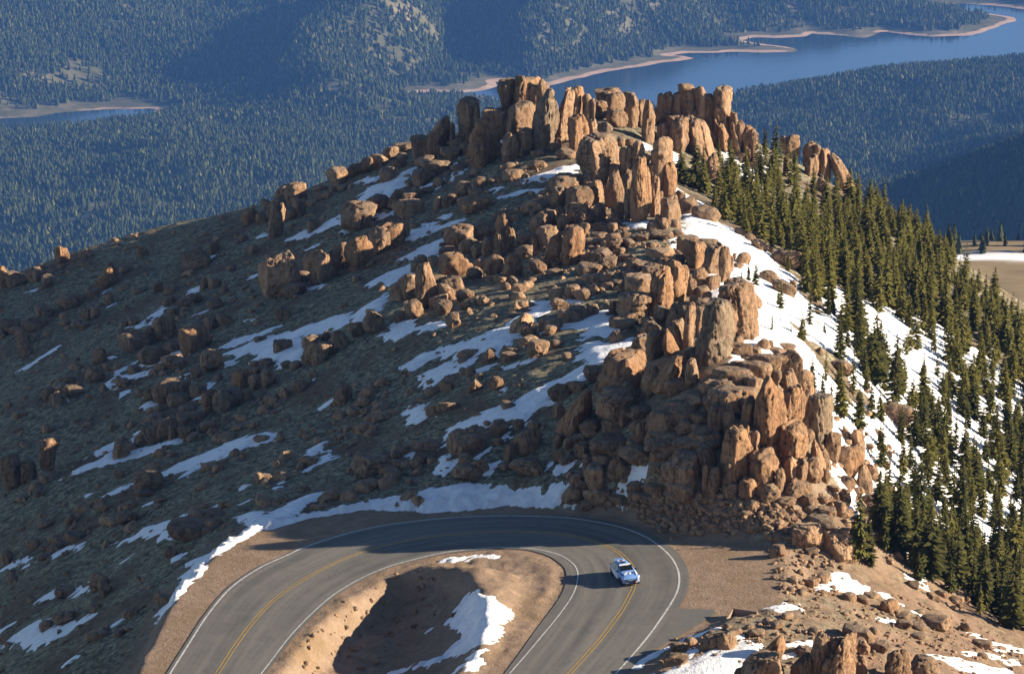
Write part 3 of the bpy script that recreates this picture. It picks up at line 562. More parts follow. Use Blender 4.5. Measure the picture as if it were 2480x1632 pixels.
ROCKS['B'] = (ZB, 448, 'skyline rock wall', '''150 135 352 245 B|rounded cap of rock crowning the west end of the skyline wall#the west cap
230 190 385 400 K
100 240 235 405 K
40 198 102 285 B
370 175 460 215 S
385 195 495 475 P|broad upright pillar in the west of the skyline wall#the broad wall pillar
490 250 560 480 P
530 250 630 600 P
240 320 400 470 K
610 310 740 450 B
650 430 755 610 P
655 195 725 335 P
705 182 785 365 P
770 190 865 385 P
830 110 948 205 B|highest rounded knob of the skyline wall#the highest knob
830 170 1000 380 K
962 128 1050 245 B
860 320 1012 470 K
740 355 900 520 K
760 390 905 680 K
880 400 1050 720 K -14|long slanting slab face sweeping down from the skyline wall#the slanting face
960 420 1115 720 P -18
1000 370 1110 570 P -16
1060 430 1140 620 P -18
1030 198 1135 380 P
1115 147 1270 418 K -3|big square block perched on the east end of the skyline wall#the perched block
1090 385 1310 680 K -12|smooth sunlit buttress right under the perched block#the smooth buttress
1220 355 1355 690 P -14
1255 355 1305 425 B
1300 415 1365 540 B
1345 465 1450 755 P|separate sunlit pillar standing east of the smooth buttress#the lone east pillar
1400 490 1460 720 P
1040 690 1155 920 P
1295 665 1350 705 S
1320 680 1392 775 B
1380 740 1470 815 B -14
1420 510 1480 570 B
1660 540 1710 640 B
1690 525 1815 705 K|squat rock tower rising out of the spruces beyond the gap#the squat tower
1685 700 1725 870 P
1855 595 1980 820 P
1930 610 1990 705 B
1978 650 2085 890 P
2055 680 2225 925 F -26|long fin of rock leaning east at the end of the ridge#the leaning end fin
1870 700 1975 890 K
1960 880 2030 1000 P
2140 840 2230 960 K
800 990 880 1070 B
830 1040 975 1195 S -6
950 1108 1160 1245 S -8|long rounded slab between the snowfield and the dense spruces#the long slab
1290 1288 1372 1365 B
1370 1330 1455 1412 B
1435 1390 1560 1495 B -8
1540 1440 1600 1490 B
1768 1458 1952 1570 B|square-topped pale boulder among the spruces east of the snowfield#the pale boulder in the trees
1600 1470 1830 1620 S -6
1110 1315 1150 1335 S -20''')
ROCKS['C'] = (ZC, 392, 'middle crag', '''600 130 985 490 K|huge overhanging block forming the top of the middle crag#the huge top block
690 60 820 200 F
960 132 1030 225 B
980 225 1045 450 P
1030 140 1125 220 B
1105 165 1215 310 P
1030 200 1115 420 P
1300 125 1482 380 P|rounded pillar at the back of the middle crag near the spruces#the rounded back pillar
1320 170 1425 370 K
1110 270 1285 380 B
1280 240 1405 370 B
1235 370 1375 440 S
1090 325 1275 935 P|tallest sunlit pillar in the front of the middle crag#the tallest front pillar
1380 370 1518 705 K|square sunlit pillar at the east corner of the middle crag#the square corner pillar
1012 440 1112 665 P
1095 495 1172 925 P
1030 630 1120 925 P
1270 495 1365 890 P|narrow blade-like pillar east of the tallest front pillar
1340 640 1392 760 P
1365 700 1435 890 P
1400 690 1560 965 K|low block at the eastern foot of the middle crag against the snow#the low eastern block
850 450 1015 810 P
700 390 868 535 B
880 380 1005 465 B
328 470 605 670 B|large shaded boulder on the west shoulder of the middle crag#the west shoulder boulder
316 590 498 830 K
680 530 832 765 K
610 460 770 630 B
780 520 832 610 B
835 560 890 720 P
715 745 845 950 P
480 740 720 970 B
490 600 720 870 B
880 790 990 985 F -18
935 740 1025 910 P
60 710 320 870 B|dark smooth boulder lying west of the middle crag in shade#the dark smooth boulder
228 750 325 850 B
148 820 372 1035 K
280 788 372 850 B
200 960 405 1172 K|rough pitted rock at the south-west foot of the middle crag#the pitted rock
365 800 432 900 F
395 860 505 1010 B
275 1010 498 1352 F 4|sunlit pointed stone, the western of two standing side by side#the pointed twin
440 975 642 1335 P 4|sunlit round-topped stone, the eastern of two standing side by side#the round twin
600 935 695 1065 B
740 930 885 1025 B
870 940 960 1040 K
150 1035 205 1205 P
15 1045 115 1160 B
95 1030 172 1140 B
0 1150 150 1280 B
130 1280 282 1432 B
280 1370 440 1440 S
588 1310 802 1432 B
790 1255 952 1372 B
690 1190 900 1300 B
860 1075 1002 1205 B
855 1030 985 1110 S
640 1075 815 1155 S
715 1020 865 1095 B
610 1230 720 1310 B
1000 1090 1125 1172 B
990 1020 1070 1070 S
1080 1060 1150 1110 B
1140 1050 1245 1115 S
1240 1120 1330 1175 B
940 1170 1030 1240 B
960 1230 1100 1300 S
1245 930 1362 1025 K
1350 890 1462 1030 B
1460 908 1560 990 S
1280 1010 1478 1095 S
1475 1010 1600 1085 B
1245 1175 1500 1275 S|flat pale slab on the open ground below the middle crag#the pale ground slab
1060 1280 1255 1425 B
1320 860 1385 940 B
830 1400 1000 1500 B
1020 1380 1150 1470 B
900 1470 1030 1540 B
820 1500 920 1566 B
1120 1340 1260 1400 S
0 1280 48 1440 F
95 1450 190 1515 B
500 1520 600 1580 B''')
ROCKS['D'] = (ZD, 350, 'upper ridge crag', '''925 95 1130 205 S|thin flat slab balanced at the top of the crag beside the snowfield#the balanced slab
1155 132 1355 235 S
940 190 1060 290 B
995 140 1248 485 K|upper half of a sunlit stone column split by a level crack#the cracked column
1085 465 1262 710 K
1225 220 1445 580 K|recessed dark rock stained yellow under the flat top slab#the stained recess
1385 220 1518 670 P|thin upright pillar with a dark edge east of the yellow stain
1235 540 1392 740 K
1015 565 1125 770 P
1015 650 1145 800 K
1125 680 1285 810 K
788 380 1015 880 P|smooth sunlit column at the front of the ridge crag#the smooth sunlit column
840 308 1000 430 B
870 260 960 330 B
695 355 865 490 B
615 470 850 1010 K 4|shaded upright block west of the smooth sunlit column
335 540 655 790 B|bulging rock head catching light on its east side#the bulging head
255 740 640 1065 K|square cracked base block under the bulging head
530 420 745 580 B
1460 330 1548 540 B
1430 320 1500 480 P
1588 290 1748 425 K|squared boulder sitting alone in the snow behind the ridge crag#the squared snow boulder
1540 415 1665 495 B
1545 300 1585 350 B
1415 640 1795 1280 P -8|big smooth slab-like pillar leaning east over the snow#the leaning smooth pillar
1510 590 1830 930 S -26
1440 920 1595 1300 P
1695 1205 1795 1315 B
1160 850 1530 1560 P|broad pillar streaked with grey vertical stripes#the striped pillar
1100 825 1420 1010 B
1190 740 1295 860 B
1095 920 1240 1280 P
655 910 845 1120 B
795 885 995 1170 P
975 870 1110 1400 P
500 1030 610 1160 B
500 1080 700 1290 K
430 1235 615 1470 P
730 1160 905 1490 F -8|pointed sunlit flake standing in front of a shaded block#the pointed flake
815 1050 1065 1410 K -14
560 1190 790 1510 K
935 1375 1180 1570 K
1105 1275 1175 1410 K
1165 1290 1275 1400 B
1145 1390 1305 1505 K
1285 1460 1395 1566 B
155 1045 425 1175 S
125 1190 292 1345 K|cube-shaped boulder alone beside the snow patch west of the crag#the cube boulder
1515 1320 1740 1490 S -6
1545 1260 1665 1350 B
1050 780 1140 870 B
220 640 350 770 K
130 830 280 1000 K
250 950 430 1090 B
1830 1275 1965 1430 P
1705 1375 1865 1480 B
2045 1335 2250 1435 S -8
1655 1450 1905 1570 B
1925 1395 2160 1510 B
1990 1450 2180 1570 B
2140 1395 2300 1570 B
1940 1290 2010 1400 B
1860 488 2060 660 S -24
2020 600 2260 810 S -26
2195 605 2285 715 B -14
560 240 700 345 S
640 240 860 350 S
330 365 570 490 B
290 485 450 590 B
60 490 270 590 B
40 570 170 640 B
60 610 290 720 B
0 690 70 750 B''')
ROCKS['E'] = (ZE, 302, 'lower crag', '''445 195 772 580 K|big sunlit block high on the west end of the lower crag#the big west block
395 440 770 770 K
90 512 332 885 F 16|leaning wedge of rock sunlit along its sharp eastern edge#the leaning wedge
910 205 1145 505 F 26|slanting sunlit slab propped against the block behind it#the propped slab
1095 140 1275 265 K
1140 230 1258 470 K
955 400 1165 545 S
765 310 905 570 B
280 300 475 430 B
400 290 520 400 B
500 170 620 250 B
1265 400 1435 545 B
1385 420 1560 560 B
1145 540 1360 640 B
1300 550 1435 690 B
1385 465 1725 700 B|broad dark boulder lying across the top of the lower crag#the broad dark boulder
985 600 1245 760 B
835 680 1065 915 B|big round shaded boulder in the middle of the lower crag#the big round boulder
695 768 865 990 B
1185 700 1355 810 S
1065 750 1200 890 B
1165 790 1300 890 B
1200 820 1440 1010 B
825 860 1110 1030 B
355 900 645 1060 B|loaf-shaped boulder with a level seam in the shade above the road#the loaf boulder
185 960 305 1090 B
95 880 235 1005 B
590 980 865 1140 S
845 1020 1005 1120 B
355 1060 525 1160 B
495 1090 675 1285 B|egg-shaped boulder above a scrap of snow near the road#the egg boulder
280 1150 465 1365 K|pale squarish rock in the shade above the roadside snow#the pale squarish rock
255 1090 345 1230 P
875 1130 1005 1240 B
1078 898 1412 1070 B|overhanging mushroom cap of rock low on the lower crag#the mushroom cap
1245 1000 1405 1225 P
985 1030 1292 1340 K|broad cracked block under the mushroom cap, facing the road#the broad cracked block
1025 1240 1275 1440 K
1285 1130 1370 1425 P
1335 1165 1448 1425 P
1445 1100 1615 1340 K
1445 1300 1605 1430 B
1605 1255 1765 1455 K|cube of sunlit rock at the very foot of the lower crag#the cube at the foot
1475 830 1710 1260 P|tall sunlit pillar in the middle front of the lower crag#the tall front pillar
1485 750 1615 910 B
1330 640 1490 890 P
1445 680 1565 890 B
1625 570 1800 880 P|rounded sunlit pillar with a dark hollow, beside the huge face#the hollowed pillar
1640 840 1795 1090 K
235 760 395 890 B
35 780 135 890 B
645 1290 845 1380 S
795 1300 1025 1390 S
675 1370 905 1460 S
495 1400 685 1490 B
85 1330 265 1500 B
315 1380 485 1490 B
235 1440 345 1540 B
465 1180 545 1290 B
1230 1370 1305 1455 F
55 1070 185 1150 B
210 880 280 970 B
430 760 600 880 S
640 640 830 760 B
0 620 100 760 B
120 430 280 530 B
0 880 90 1010 B
0 1010 90 1130 B''')
ROCKS['F'] = (ZF, 302, 'lower crag', '''430 365 650 940 P|towering sunlit face, the largest single rock of the lower crag#the towering face
600 455 805 770 K 8|smooth sunlit bulge on the east side of the towering face#the smooth bulge
355 835 535 980 K
395 935 592 1215 K|square sunlit block low on the lower crag under the towering face#the square low block
440 1195 605 1340 B
575 1065 655 1290 P
595 730 815 1015 K|undercut sunlit block below the smooth bulge#the undercut block
645 995 775 1185 K|grey banded rock, paler than the brown blocks around it#the grey banded rock
645 1160 835 1320 F
755 1185 865 1290 B
725 1000 855 1200 P
815 1000 950 1215 P
945 1090 1015 1210 B
855 845 965 1070 F -12
930 915 1020 1095 P -12
795 775 885 880 B
805 515 1015 875 K|grey lichen-covered block on the east flank of the lower crag#the lichen block
775 485 885 620 B
745 295 875 500 K -8
615 315 755 510 K
545 175 685 340 B
525 305 625 420 B
645 155 785 350 B -8
405 185 605 330 S
315 235 525 360 S
355 130 465 210 B
435 60 565 190 P
575 100 730 175 S
505 125 665 210 S
115 285 335 410 S
235 315 405 430 B
340 360 470 520 B
965 805 1090 1045 B
1080 905 1265 1170 K|orange sunlit buttress at the east foot of the lower crag#the orange buttress
1185 875 1295 1070 P -12
1205 1050 1340 1280 F -10
1175 765 1282 975 K -4|sharp-edged dark slab standing upright against the snow#the sharp upright slab
1095 740 1185 860 F -16
1285 1040 1395 1175 S -12
1235 1285 1385 1390 B
1285 1340 1435 1500 K|pale boulder resting beside the bushy spruce at the crag foot#the pale crag-foot boulder
1375 1285 1445 1410 P
1345 1455 1450 1555 B
1405 1415 1515 1550 B
1445 1395 1555 1490 B
1555 1440 1615 1540 B
1085 1255 1175 1375 K
1085 1145 1205 1250 B
1195 1230 1280 1310 B
775 1285 905 1390 K
585 1305 735 1380 S
855 1375 1045 1490 S -8
815 1375 925 1450 S
1035 1345 1135 1450 B
330 1330 430 1420 B
800 1450 1020 1560 B
900 128 970 195 B
1030 230 1170 335 S -20
1435 565 1640 745 S -16
1280 350 1330 400 B
1270 450 1320 500 B''')
ROCKS['G'] = (ZG, 470, 'shaded upper slope', '''748 412 948 592 B|boulder catching light alone on the western skyline#the skyline boulder
955 365 1105 495 S 14
1065 312 1185 475 B
1145 285 1325 420 B
1275 212 1425 352 K|cube-shaped boulder on the skyline above the snow patch#the skyline cube
1385 170 1615 275 S 10
1650 105 1725 205 B
1415 275 1520 350 B
1375 330 1480 430 B
1470 340 1510 390 B
1250 410 1400 560 K
630 580 750 640 S
260 570 430 730 K 12
345 545 545 760 K|dark rocky knob standing out on the western skyline#the dark knob
185 690 365 870 K 14
195 740 360 1080 K 10
415 690 545 890 K
340 790 440 920 B
-60 800 80 955 P|sunlit stump of rock on the skyline west of the dark knob#the sunlit stump
110 712 212 802 B
80 830 190 960 B
565 900 700 1015 K
895 740 1210 1015 B|large dark boulder with snow lying against its western side#the large snow-side boulder
1125 668 1355 840 B
1325 620 1480 810 F
1375 700 1670 890 S 8
1465 640 1610 770 B
1635 598 1755 680 B
1765 690 1855 810 P
1845 665 1970 780 B
1955 580 2115 700 B
2100 610 2245 700 S
2000 670 2315 850 S 8|long loaf-like boulder sunlit at its eastern end#the long loaf
1255 932 1470 1180 K|split boulder with a sunlit rim in the middle of the slope#the split boulder
1145 980 1340 1240 B
1455 955 1535 1090 B
925 1052 1175 1390 P|tall egg-shaped boulder sunlit on its crown#the tall egg
1050 1272 1170 1365 B
615 1188 860 1500 K 8
835 1120 970 1380 B
105 1198 475 1650 B|biggest boulder of the shaded slope, crossed by a pale vein#the veined giant
325 1505 545 1645 B
520 1200 710 1410 B
420 1400 620 1520 B
1760 500 1860 600 B
1710 465 1790 530 B
1960 490 2130 560 S
2130 430 2200 500 B
0 1150 100 1240 B
2090 530 2349 610 B
1540 930 1640 1000 B
1820 905 1890 960 B''')
ROCKS['H'] = (ZH, 400, 'grassy saddle', '''588 280 915 568 B|dark bulky boulder heading the cluster on the grassy saddle#the dark bulky boulder
900 290 1085 460 B
1075 300 1205 430 B
1158 160 1338 410 P|hooded pillar of sunlit rock, the tallest on the grassy saddle#the hooded pillar
1128 380 1275 650 P
1255 318 1368 612 P
1000 430 1145 660 B
745 440 975 630 B
885 508 1015 670 B
522 600 885 890 K|squarish rock with an overhanging sunlit notch#the notched rock
525 530 695 640 B
675 555 765 640 B
705 590 890 650 S
560 860 795 1050 S -20
525 945 720 1160 S -28
715 1010 910 1140 B 14
258 628 405 780 B
265 720 505 1230 P|rock shaped like a seated figure with a round head boulder#the seated rock
205 690 300 830 B
395 640 525 770 B
70 830 295 1150 B
-20 930 190 1150 B
1025 635 1245 905 B|rounded block sunlit only along its top edge#the top-lit block
1230 608 1445 895 F|ribbed pyramid-like stone sunlit on its east face#the ribbed pyramid
1275 870 1395 990 B
1225 940 1320 1020 B
910 680 1035 790 B
965 648 1035 730 B
830 770 1000 900 B
1510 880 1605 960 B
128 1138 338 1345 B|rounded boulder half in sun beside a snow patch#the half-lit boulder
462 1140 658 1315 B
415 1060 610 1230 B
595 1268 755 1465 B
755 1140 875 1230 B
905 1095 1000 1170 B
1370 520 1560 640 B
15 1255 140 1390 B
1925 970 2070 1130 B
1755 995 1935 1150 B
2015 1005 2225 1160 B
1765 1108 1960 1240 B
1915 1168 2180 1400 B|big grey boulder in shade among patches of snow#the big grey boulder
1325 1278 1595 1490 F 22|light angular rock leaning east, half buried in snow#the light angular rock
1415 1400 1600 1550 B
2150 1180 2300 1330 B
1640 1330 1900 1480 S 10
1680 640 1760 700 B
2240 1000 2303 1060 B''')
ROCKS['I'] = (ZI, 480, 'far shaded slope', '''522 58 650 240 K|sunlit stump-shaped block alone on the far western skyline#the western skyline stump
748 98 875 185 B
735 178 855 262 B
-40 250 85 470 B|rounded sunlit rock at the western end of the skyline#the western end rock
40 300 235 455 B
225 258 410 415 B
395 330 495 460 B
335 250 445 315 B
905 210 1125 460 F|pointed sunlit rock standing above the dark slope#the pointed sunlit rock
805 440 955 560 B
1120 240 1255 315 B
505 510 760 670 B
325 615 490 770 B
225 730 435 870 B
135 860 275 1030 B
-20 750 175 900 B
755 650 885 770 B
855 640 945 750 K
565 750 665 830 B
670 760 770 850 B
975 510 1075 620 B
1300 60 1405 165 K
1445 405 1540 505 K
1735 80 2005 280 B
1985 20 2075 135 K
1895 350 1975 475 F
1975 360 2090 460 K
2095 410 2160 515 F
1135 860 1395 1070 K|large flat-faced block, the squarest on the shaded slope#the flat-faced block
1375 830 1485 985 K
1445 705 1655 960 K|upright dark block at the foot of a snow tongue#the upright dark block
1555 640 1690 745 B
1695 820 1945 1080 K|block with a sunlit sloping top and shaded front#the sloping-topped block
1835 885 2000 1020 B
1565 960 1710 1070 B
1285 1005 1590 1200 B
1905 1033 2115 1250 B|smooth dome-shaped boulder between two snow tongues#the dome boulder
1530 1090 1750 1250 B
865 1020 1005 1190 B
975 1170 1115 1250 B
805 1200 985 1360 K
595 1290 710 1400 K
590 1380 780 1510 B
395 1400 520 1520 B
470 1440 630 1580 F
1435 1310 1775 1535 B|bulky boulder among the rock cluster low on the shaded slope#the bulky boulder
1195 735 1315 820 B
1125 770 1210 850 B
1205 1190 1320 1280 B
1095 1310 1230 1400 B
170 990 300 1110 B
1540 540 1660 620 K
1680 520 1900 640 B
1960 560 2110 660 B
1930 720 2050 860 B
2050 700 2200 820 B
2150 240 2230 300 B
1240 450 1390 510 B''')
ROCKS['J'] = (ZJ, 480, 'lower shaded slope', '''1218 590 1385 800 K|sunlit west block of a boulder nest on the dark slope#the nest's west block
1495 598 1625 780 B
1385 518 1495 600 B
1365 598 1425 700 F
1395 578 1485 660 B
1465 568 1555 640 B
1375 650 1525 800 B
1040 785 1315 1015 K|speckled grey block lit by the sun below the boulder nest#the speckled block
935 790 1090 1030 K|upright block with one narrow sunlit stripe#the striped upright block
1295 790 1405 900 K
690 1010 945 1130 B
715 950 865 1020 S
355 1080 565 1310 B
505 1048 690 1270 B
615 1125 700 1280 K
700 1140 865 1270 B
295 1190 435 1330 B
435 1010 555 1090 B
465 940 560 1020 B
1615 318 1785 445 K|small squared rock sitting in the middle of a large snow patch#the rock in the snow patch
1885 280 2070 430 B
2055 233 2150 340 F
1910 330 2180 555 B
1880 440 2000 555 B
2135 233 2325 430 F
1625 0 1778 140 B
1785 703 1925 825 B
2185 730 2349 945 B|rounded shaded boulder with a snow patch on its western side
605 830 805 950 S 8
815 750 970 870 B
380 790 475 900 B
305 780 400 870 B
1425 288 1545 355 B
1045 90 1240 200 B
835 560 930 690 B
1050 640 1130 720 B
1680 520 1780 590 B
1480 500 1610 590 B
90 1280 240 1460 K
100 1240 240 1370 B
1640 1220 1720 1290 B''')
ROCKS['K'] = (ZK, 420, 'central slope', '''103 233 262 430 B|round-headed boulder standing at the end of the big snow patch#the round-headed boulder
-20 340 115 460 B
20 335 110 460 F
1425 470 1595 620 B
1605 478 1705 548 B
1698 580 1775 635 B
1075 545 1175 660 F
1205 575 1355 650 S 6
1210 530 1360 590 S
925 685 1005 770 B
945 790 1075 890 F 14
1000 740 1060 800 B
1112 775 1225 880 B|round tan boulder on the sunlit grass below the snow tongues#the round tan boulder
155 1058 320 1135 S|flat brown slab catching light on the dark grass#the flat brown slab
595 1000 700 1090 B
680 965 870 1060 S 12
490 1280 710 1390 B
505 1388 695 1475 K
10 1390 335 1580 K|large dark outcrop just above the western road shoulder#the dark outcrop
1125 1118 1270 1260 B
1305 1118 1395 1200 K
780 1190 1080 1420 B|large shaded boulder beside the snow above the road bend#the large shaded boulder
1235 1310 1325 1470 P
1315 1190 1510 1410 B
970 1430 1110 1560 B
1285 1428 1565 1590 B|rounded hill-like boulder above the roadside snowbank#the hill-like boulder
1185 1460 1300 1540 B
870 1390 980 1490 B
810 1480 1070 1620 B
1590 830 1770 970 B
1675 1130 1780 1240 B
1425 1130 1530 1210 S
1455 1200 1540 1330 P
700 800 830 900 B
860 620 980 670 B
1200 975 1340 1040 B
1620 970 1740 1060 B
1140 1260 1230 1330 S
1900 700 2060 800 B
1960 800 2050 900 B
2260 460 2340 570 B''')
ROCKS['L'] = (ZL, 330, 'dark slope beside the road', '''865 230 1055 390 S 6|long dark ledge below a streak of snow#the dark ledge
1095 555 1470 680 S 4|wide brown ledge with snow on its western side#the wide brown ledge
755 500 890 600 B
575 900 705 1020 B|dark boulder between two small snow patches low on the slope#the small-patch boulder
635 970 725 1060 B
355 990 485 1070 B
335 1145 510 1240 B
1245 495 1470 580 S
165 680 255 760 B
1065 730 1155 805 B
1655 248 1715 328 K
735 80 805 185 K
855 360 1005 415 B
985 400 1090 450 B
210 350 300 410 B
240 560 340 620 B
420 520 480 600 B
410 640 550 710 S
0 750 80 850 B
250 1215 345 1290 B
370 1280 405 1310 B
580 1110 660 1160 B
240 780 330 830 B
1440 440 1480 480 B
1310 450 1350 490 B
740 230 800 290 B
0 130 120 260 B
20 200 160 330 B
130 170 230 290 B
250 20 380 120 B''')
ROCKS['M'] = (ZM, 262, 'bottom hillside', '''1125 345 1240 720 P
1185 352 1402 740 K|tall weathered outcrop with ragged top, in front of the bottom hillside#the ragged outcrop
1320 320 1505 440 B
1005 490 1165 720 K
1030 450 1145 510 B
735 485 975 710 B|dark rounded boulder in shade beside the bottom snow patch#the dark bottom boulder
830 370 992 530 F 14|pointed rock sunlit on its east face behind the dark boulder#the pointed bottom rock
1565 450 1725 720 P|upright notched rock east of the ragged outcrop#the notched bottom rock
1705 500 1885 720 B
1375 400 1475 500 B
1470 420 1590 490 B
1380 500 1460 640 K
480 378 595 475 K
575 358 690 480 K -10
305 425 405 485 B
265 480 405 565 B
375 400 460 450 K
610 420 680 470 B
675 570 760 660 B
1785 275 1955 355 B|large brown boulder on the open dirt below the spruces#the large dirt boulder
1625 290 1725 350 B
1715 315 1815 358 B
955 250 1025 292 K
885 300 970 355 B
755 340 855 392 B
635 345 725 395 B
840 280 900 320 B
610 310 660 350 B
1110 335 1180 380 B
1470 335 1530 380 B
1390 145 1470 200 B
1445 133 1540 170 K
1535 168 1645 255 K|knobbly sunlit rock at the lower end of the snow strip#the knobbly rock
1605 232 1675 268 B
1625 253 1715 295 B
1035 108 1105 158 B
1090 45 1185 108 K
1155 22 1245 85 K
1295 130 1395 185 K
1040 -5 1080 30 K
990 40 1050 80 B
975 95 1035 125 B
2085 410 2195 458 S|low flat-topped rock lying between two snow strips#the low flat rock
2105 485 2175 522 B
1715 375 1805 408 B
2010 308 2075 365 B
1690 60 1770 110 B
1730 230 1800 260 B
740 320 790 350 B
1300 240 1350 265 B''')
ROCKS['Q'] = (ZQ, 300, 'rubble below the lower crag', '''1930 385 2212 640 K -10|big pale tilted block at the edge of the spruces#the big pale block
1680 358 1925 550 K -12|cracked brown slab leaning beside the big pale block#the cracked brown slab
1840 390 1975 440 S
1605 430 1790 490 S -14
1610 375 1690 420 B
1245 388 1325 440 B|round light boulder at the edge of the dirt turnout#the round light boulder
1505 410 1605 485 B
1530 498 1645 600 B
1785 525 1890 580 B
1195 410 1275 448 B
805 440 870 465 S
720 215 825 285 B
915 250 1005 295 K
1255 160 1330 200 S
1205 175 1300 220 B
1280 165 1360 225 B
1235 215 1330 270 B
1130 225 1240 290 B
980 365 1040 420 K
1110 315 1180 360 B
780 305 880 360 B
860 275 940 325 B
1040 275 1130 330 B
1200 305 1310 350 S
1330 330 1480 380 B
1480 350 1560 400 B
1400 360 1490 420 B
1090 365 1150 410 S
1540 250 1640 310 B
1720 275 1790 320 B
1780 280 1970 390 B|grey-topped boulder above the cracked brown slab#the grey-topped boulder
1770 215 1880 275 S
1880 240 2000 310 S -8
2010 540 2080 610 B
700 190 780 240 B
640 270 740 320 B
710 360 780 400 B
380 130 450 190 B
500 90 600 150 B
440 160 540 220 B
560 230 640 290 B''')
KNAME = dict(P='rock_pillar', B='boulder', K='rock_block', S='rock_slab', F='rock_fin')
KCAT = dict(P='rock pillar', B='boulder', K='rock', S='rock slab', F='rock')
KNOUN = dict(P='rock pillar', B='boulder', K='rock block', S='rock slab', F='rock fin')
rock_recs = []; seen_boxes = []; specs = []
rid = 0
for zk, (zm, ycap, zone, txt) in ROCKS.items():
    for line in txt.strip().split('\n'):
        head, _, lab = line.partition('|'); f = head.split(); lab, _, ref = lab.partition('#')
        x0, y0, x1, y1 = (float(q) for q in f[:4]); kind = f[4]; tilt = float(f[5]) if len(f) > 5 else 0.0
        (u0, v0), (u1, v1) = px(zm, [(x0, y0), (x1, y1)]); rid += 1
        uc, wp, hp = (u0 + u1) / 2, u1 - u0, v1 - v0
        if not lab and any(abs(uc - a) < .35 * min(wp, c) and abs((v0 + v1) / 2 - b) < .35 * min(hp, d) and .5 < wp / c < 2 for a, b, c, d in seen_boxes): continue
        seen_boxes.append((uc, (v0 + v1) / 2, wp, hp))
        vb = min(v1, 1690); h_ = hit(uc, vb)
        cap = 470 if zk == 'B' and x0 > 1640 else 360 if zk == 'F' and x0 > 900 else ycap
        if h_ is None or h_[1] > cap:
            X, Y, Zb = (float(q) for q in at_y(uc, vb, cap))
            if h_ is not None and Zb - float(H(X, Y)) > 5.5: X, Y, Zb = h_
        else: X, Y, Zb = h_
        specs.append((rid, zk, kind, tilt, uc, (v0 + v1) / 2, wp, hp, X, Y, Zb, zone, lab.strip(), ref.strip()))
small = sorted([s for s in specs if s[2] == 'B' and not s[12]], key=lambda s: s[6] * s[7]); nB = sum(1 for s in specs if s[2] == 'B')
LOOSE = {s[0] for s in small[:max(0, nB - 285)]}; LV, LF, loff = [], [], 0
CRAG = 'ABCDEF'
for rid, zk, kind, tilt, uc, vm, wp, hp, X, Y, Zb, zone, lab, ref in specs:
    s_ = Y / FPX / .96; wm = wp * s_ * (1.36 if zk in 'EF' and wp > 60 else 1.24 if zk in 'EF' and wp > 36 else 1.28 if zk == 'D' and wp > 36 else 1.16 if zk in CRAG else 1.12); hm_ = max(.45 * min(wp * s_, hp * s_ * 1.6), (hp * s_ - .12 * wp * s_) / .96)
    r = np.random.default_rng(1000 + rid); th_ = math.tan(R(tilt)) * hm_
    dep = wm * r.uniform(.75, 1.05) if kind != 'S' else wm * r.uniform(.6, .85)
    if zk in CRAG and kind in 'PK' and hp > 55: dep *= 1.45
    if zk in 'EF' and wp > 38: hm_ *= 1.05
    lvl = 2 if rid in LOOSE else 5 if wp * hp > 5200 else (4 if wp * hp > 1000 else 3)
    Vr, Fr = rock_shape(kind, 1000 + rid, lvl, hm_ / wm)
    yc = Y + dep * (.18 if zk in 'EF' else .40); g0 = float(H(X, yc)); emb = max(.14 * hm_ + .1, Zb - g0 + .12 * hm_ + .3) if Zb > g0 - 3 else .2
    zc = Vr[:, 2] * (hm_ + .12 * hm_) - .12 * hm_
    low = np.clip((.30 - Vr[:, 2]) / .30, 0, 1); zc = zc - low ** 1.3 * max(0, emb - .12 * hm_)
    ww = max(wm - .55 * abs(th_), .45 * wm) if abs(th_) > .2 * wm else wm
    XX = Vr[:, 0] * ww + (np.maximum(zc, -.2 * hm_) - hm_ / 2) * math.tan(R(tilt)); YY = Vr[:, 1] * dep
    VV = np.stack([XX, YY, zc], 1)
    if rid in LOOSE: LV.append(VV + np.array([X, yc, Zb])); LF.append(Fr + loff); loff += len(VV); continue
    o = mesh_np(KNAME[kind], VV, Fr, M['rock']); o.location = (X, yc, Zb); o['kind'] = 'thing'
    o['category'] = KCAT[kind]; o['group'] = 'rocks of the ' + zone if 'crag' in zone or 'wall' in zone else 'rocks on the ' + zone
    o.color = (1.45, 1.42, 1.38, 1) if 'pale' in lab.split('#')[0] or 'light ' in lab else (.80, .92, 1.02, 1) if 'grey' in lab or 'lichen' in lab else (1.1, 1.0, .9, 1) if 'orange' in lab or 'sunlit' in lab else (*(np.array([1, 1, 1]) * r.uniform(.85, 1.15)), 1)  # sunlight painted in: labels with sunlit warm the tint, catching light lightens it
    rock_recs.append([o, kind, uc, vm, wp, hp, zone, lab, ref])
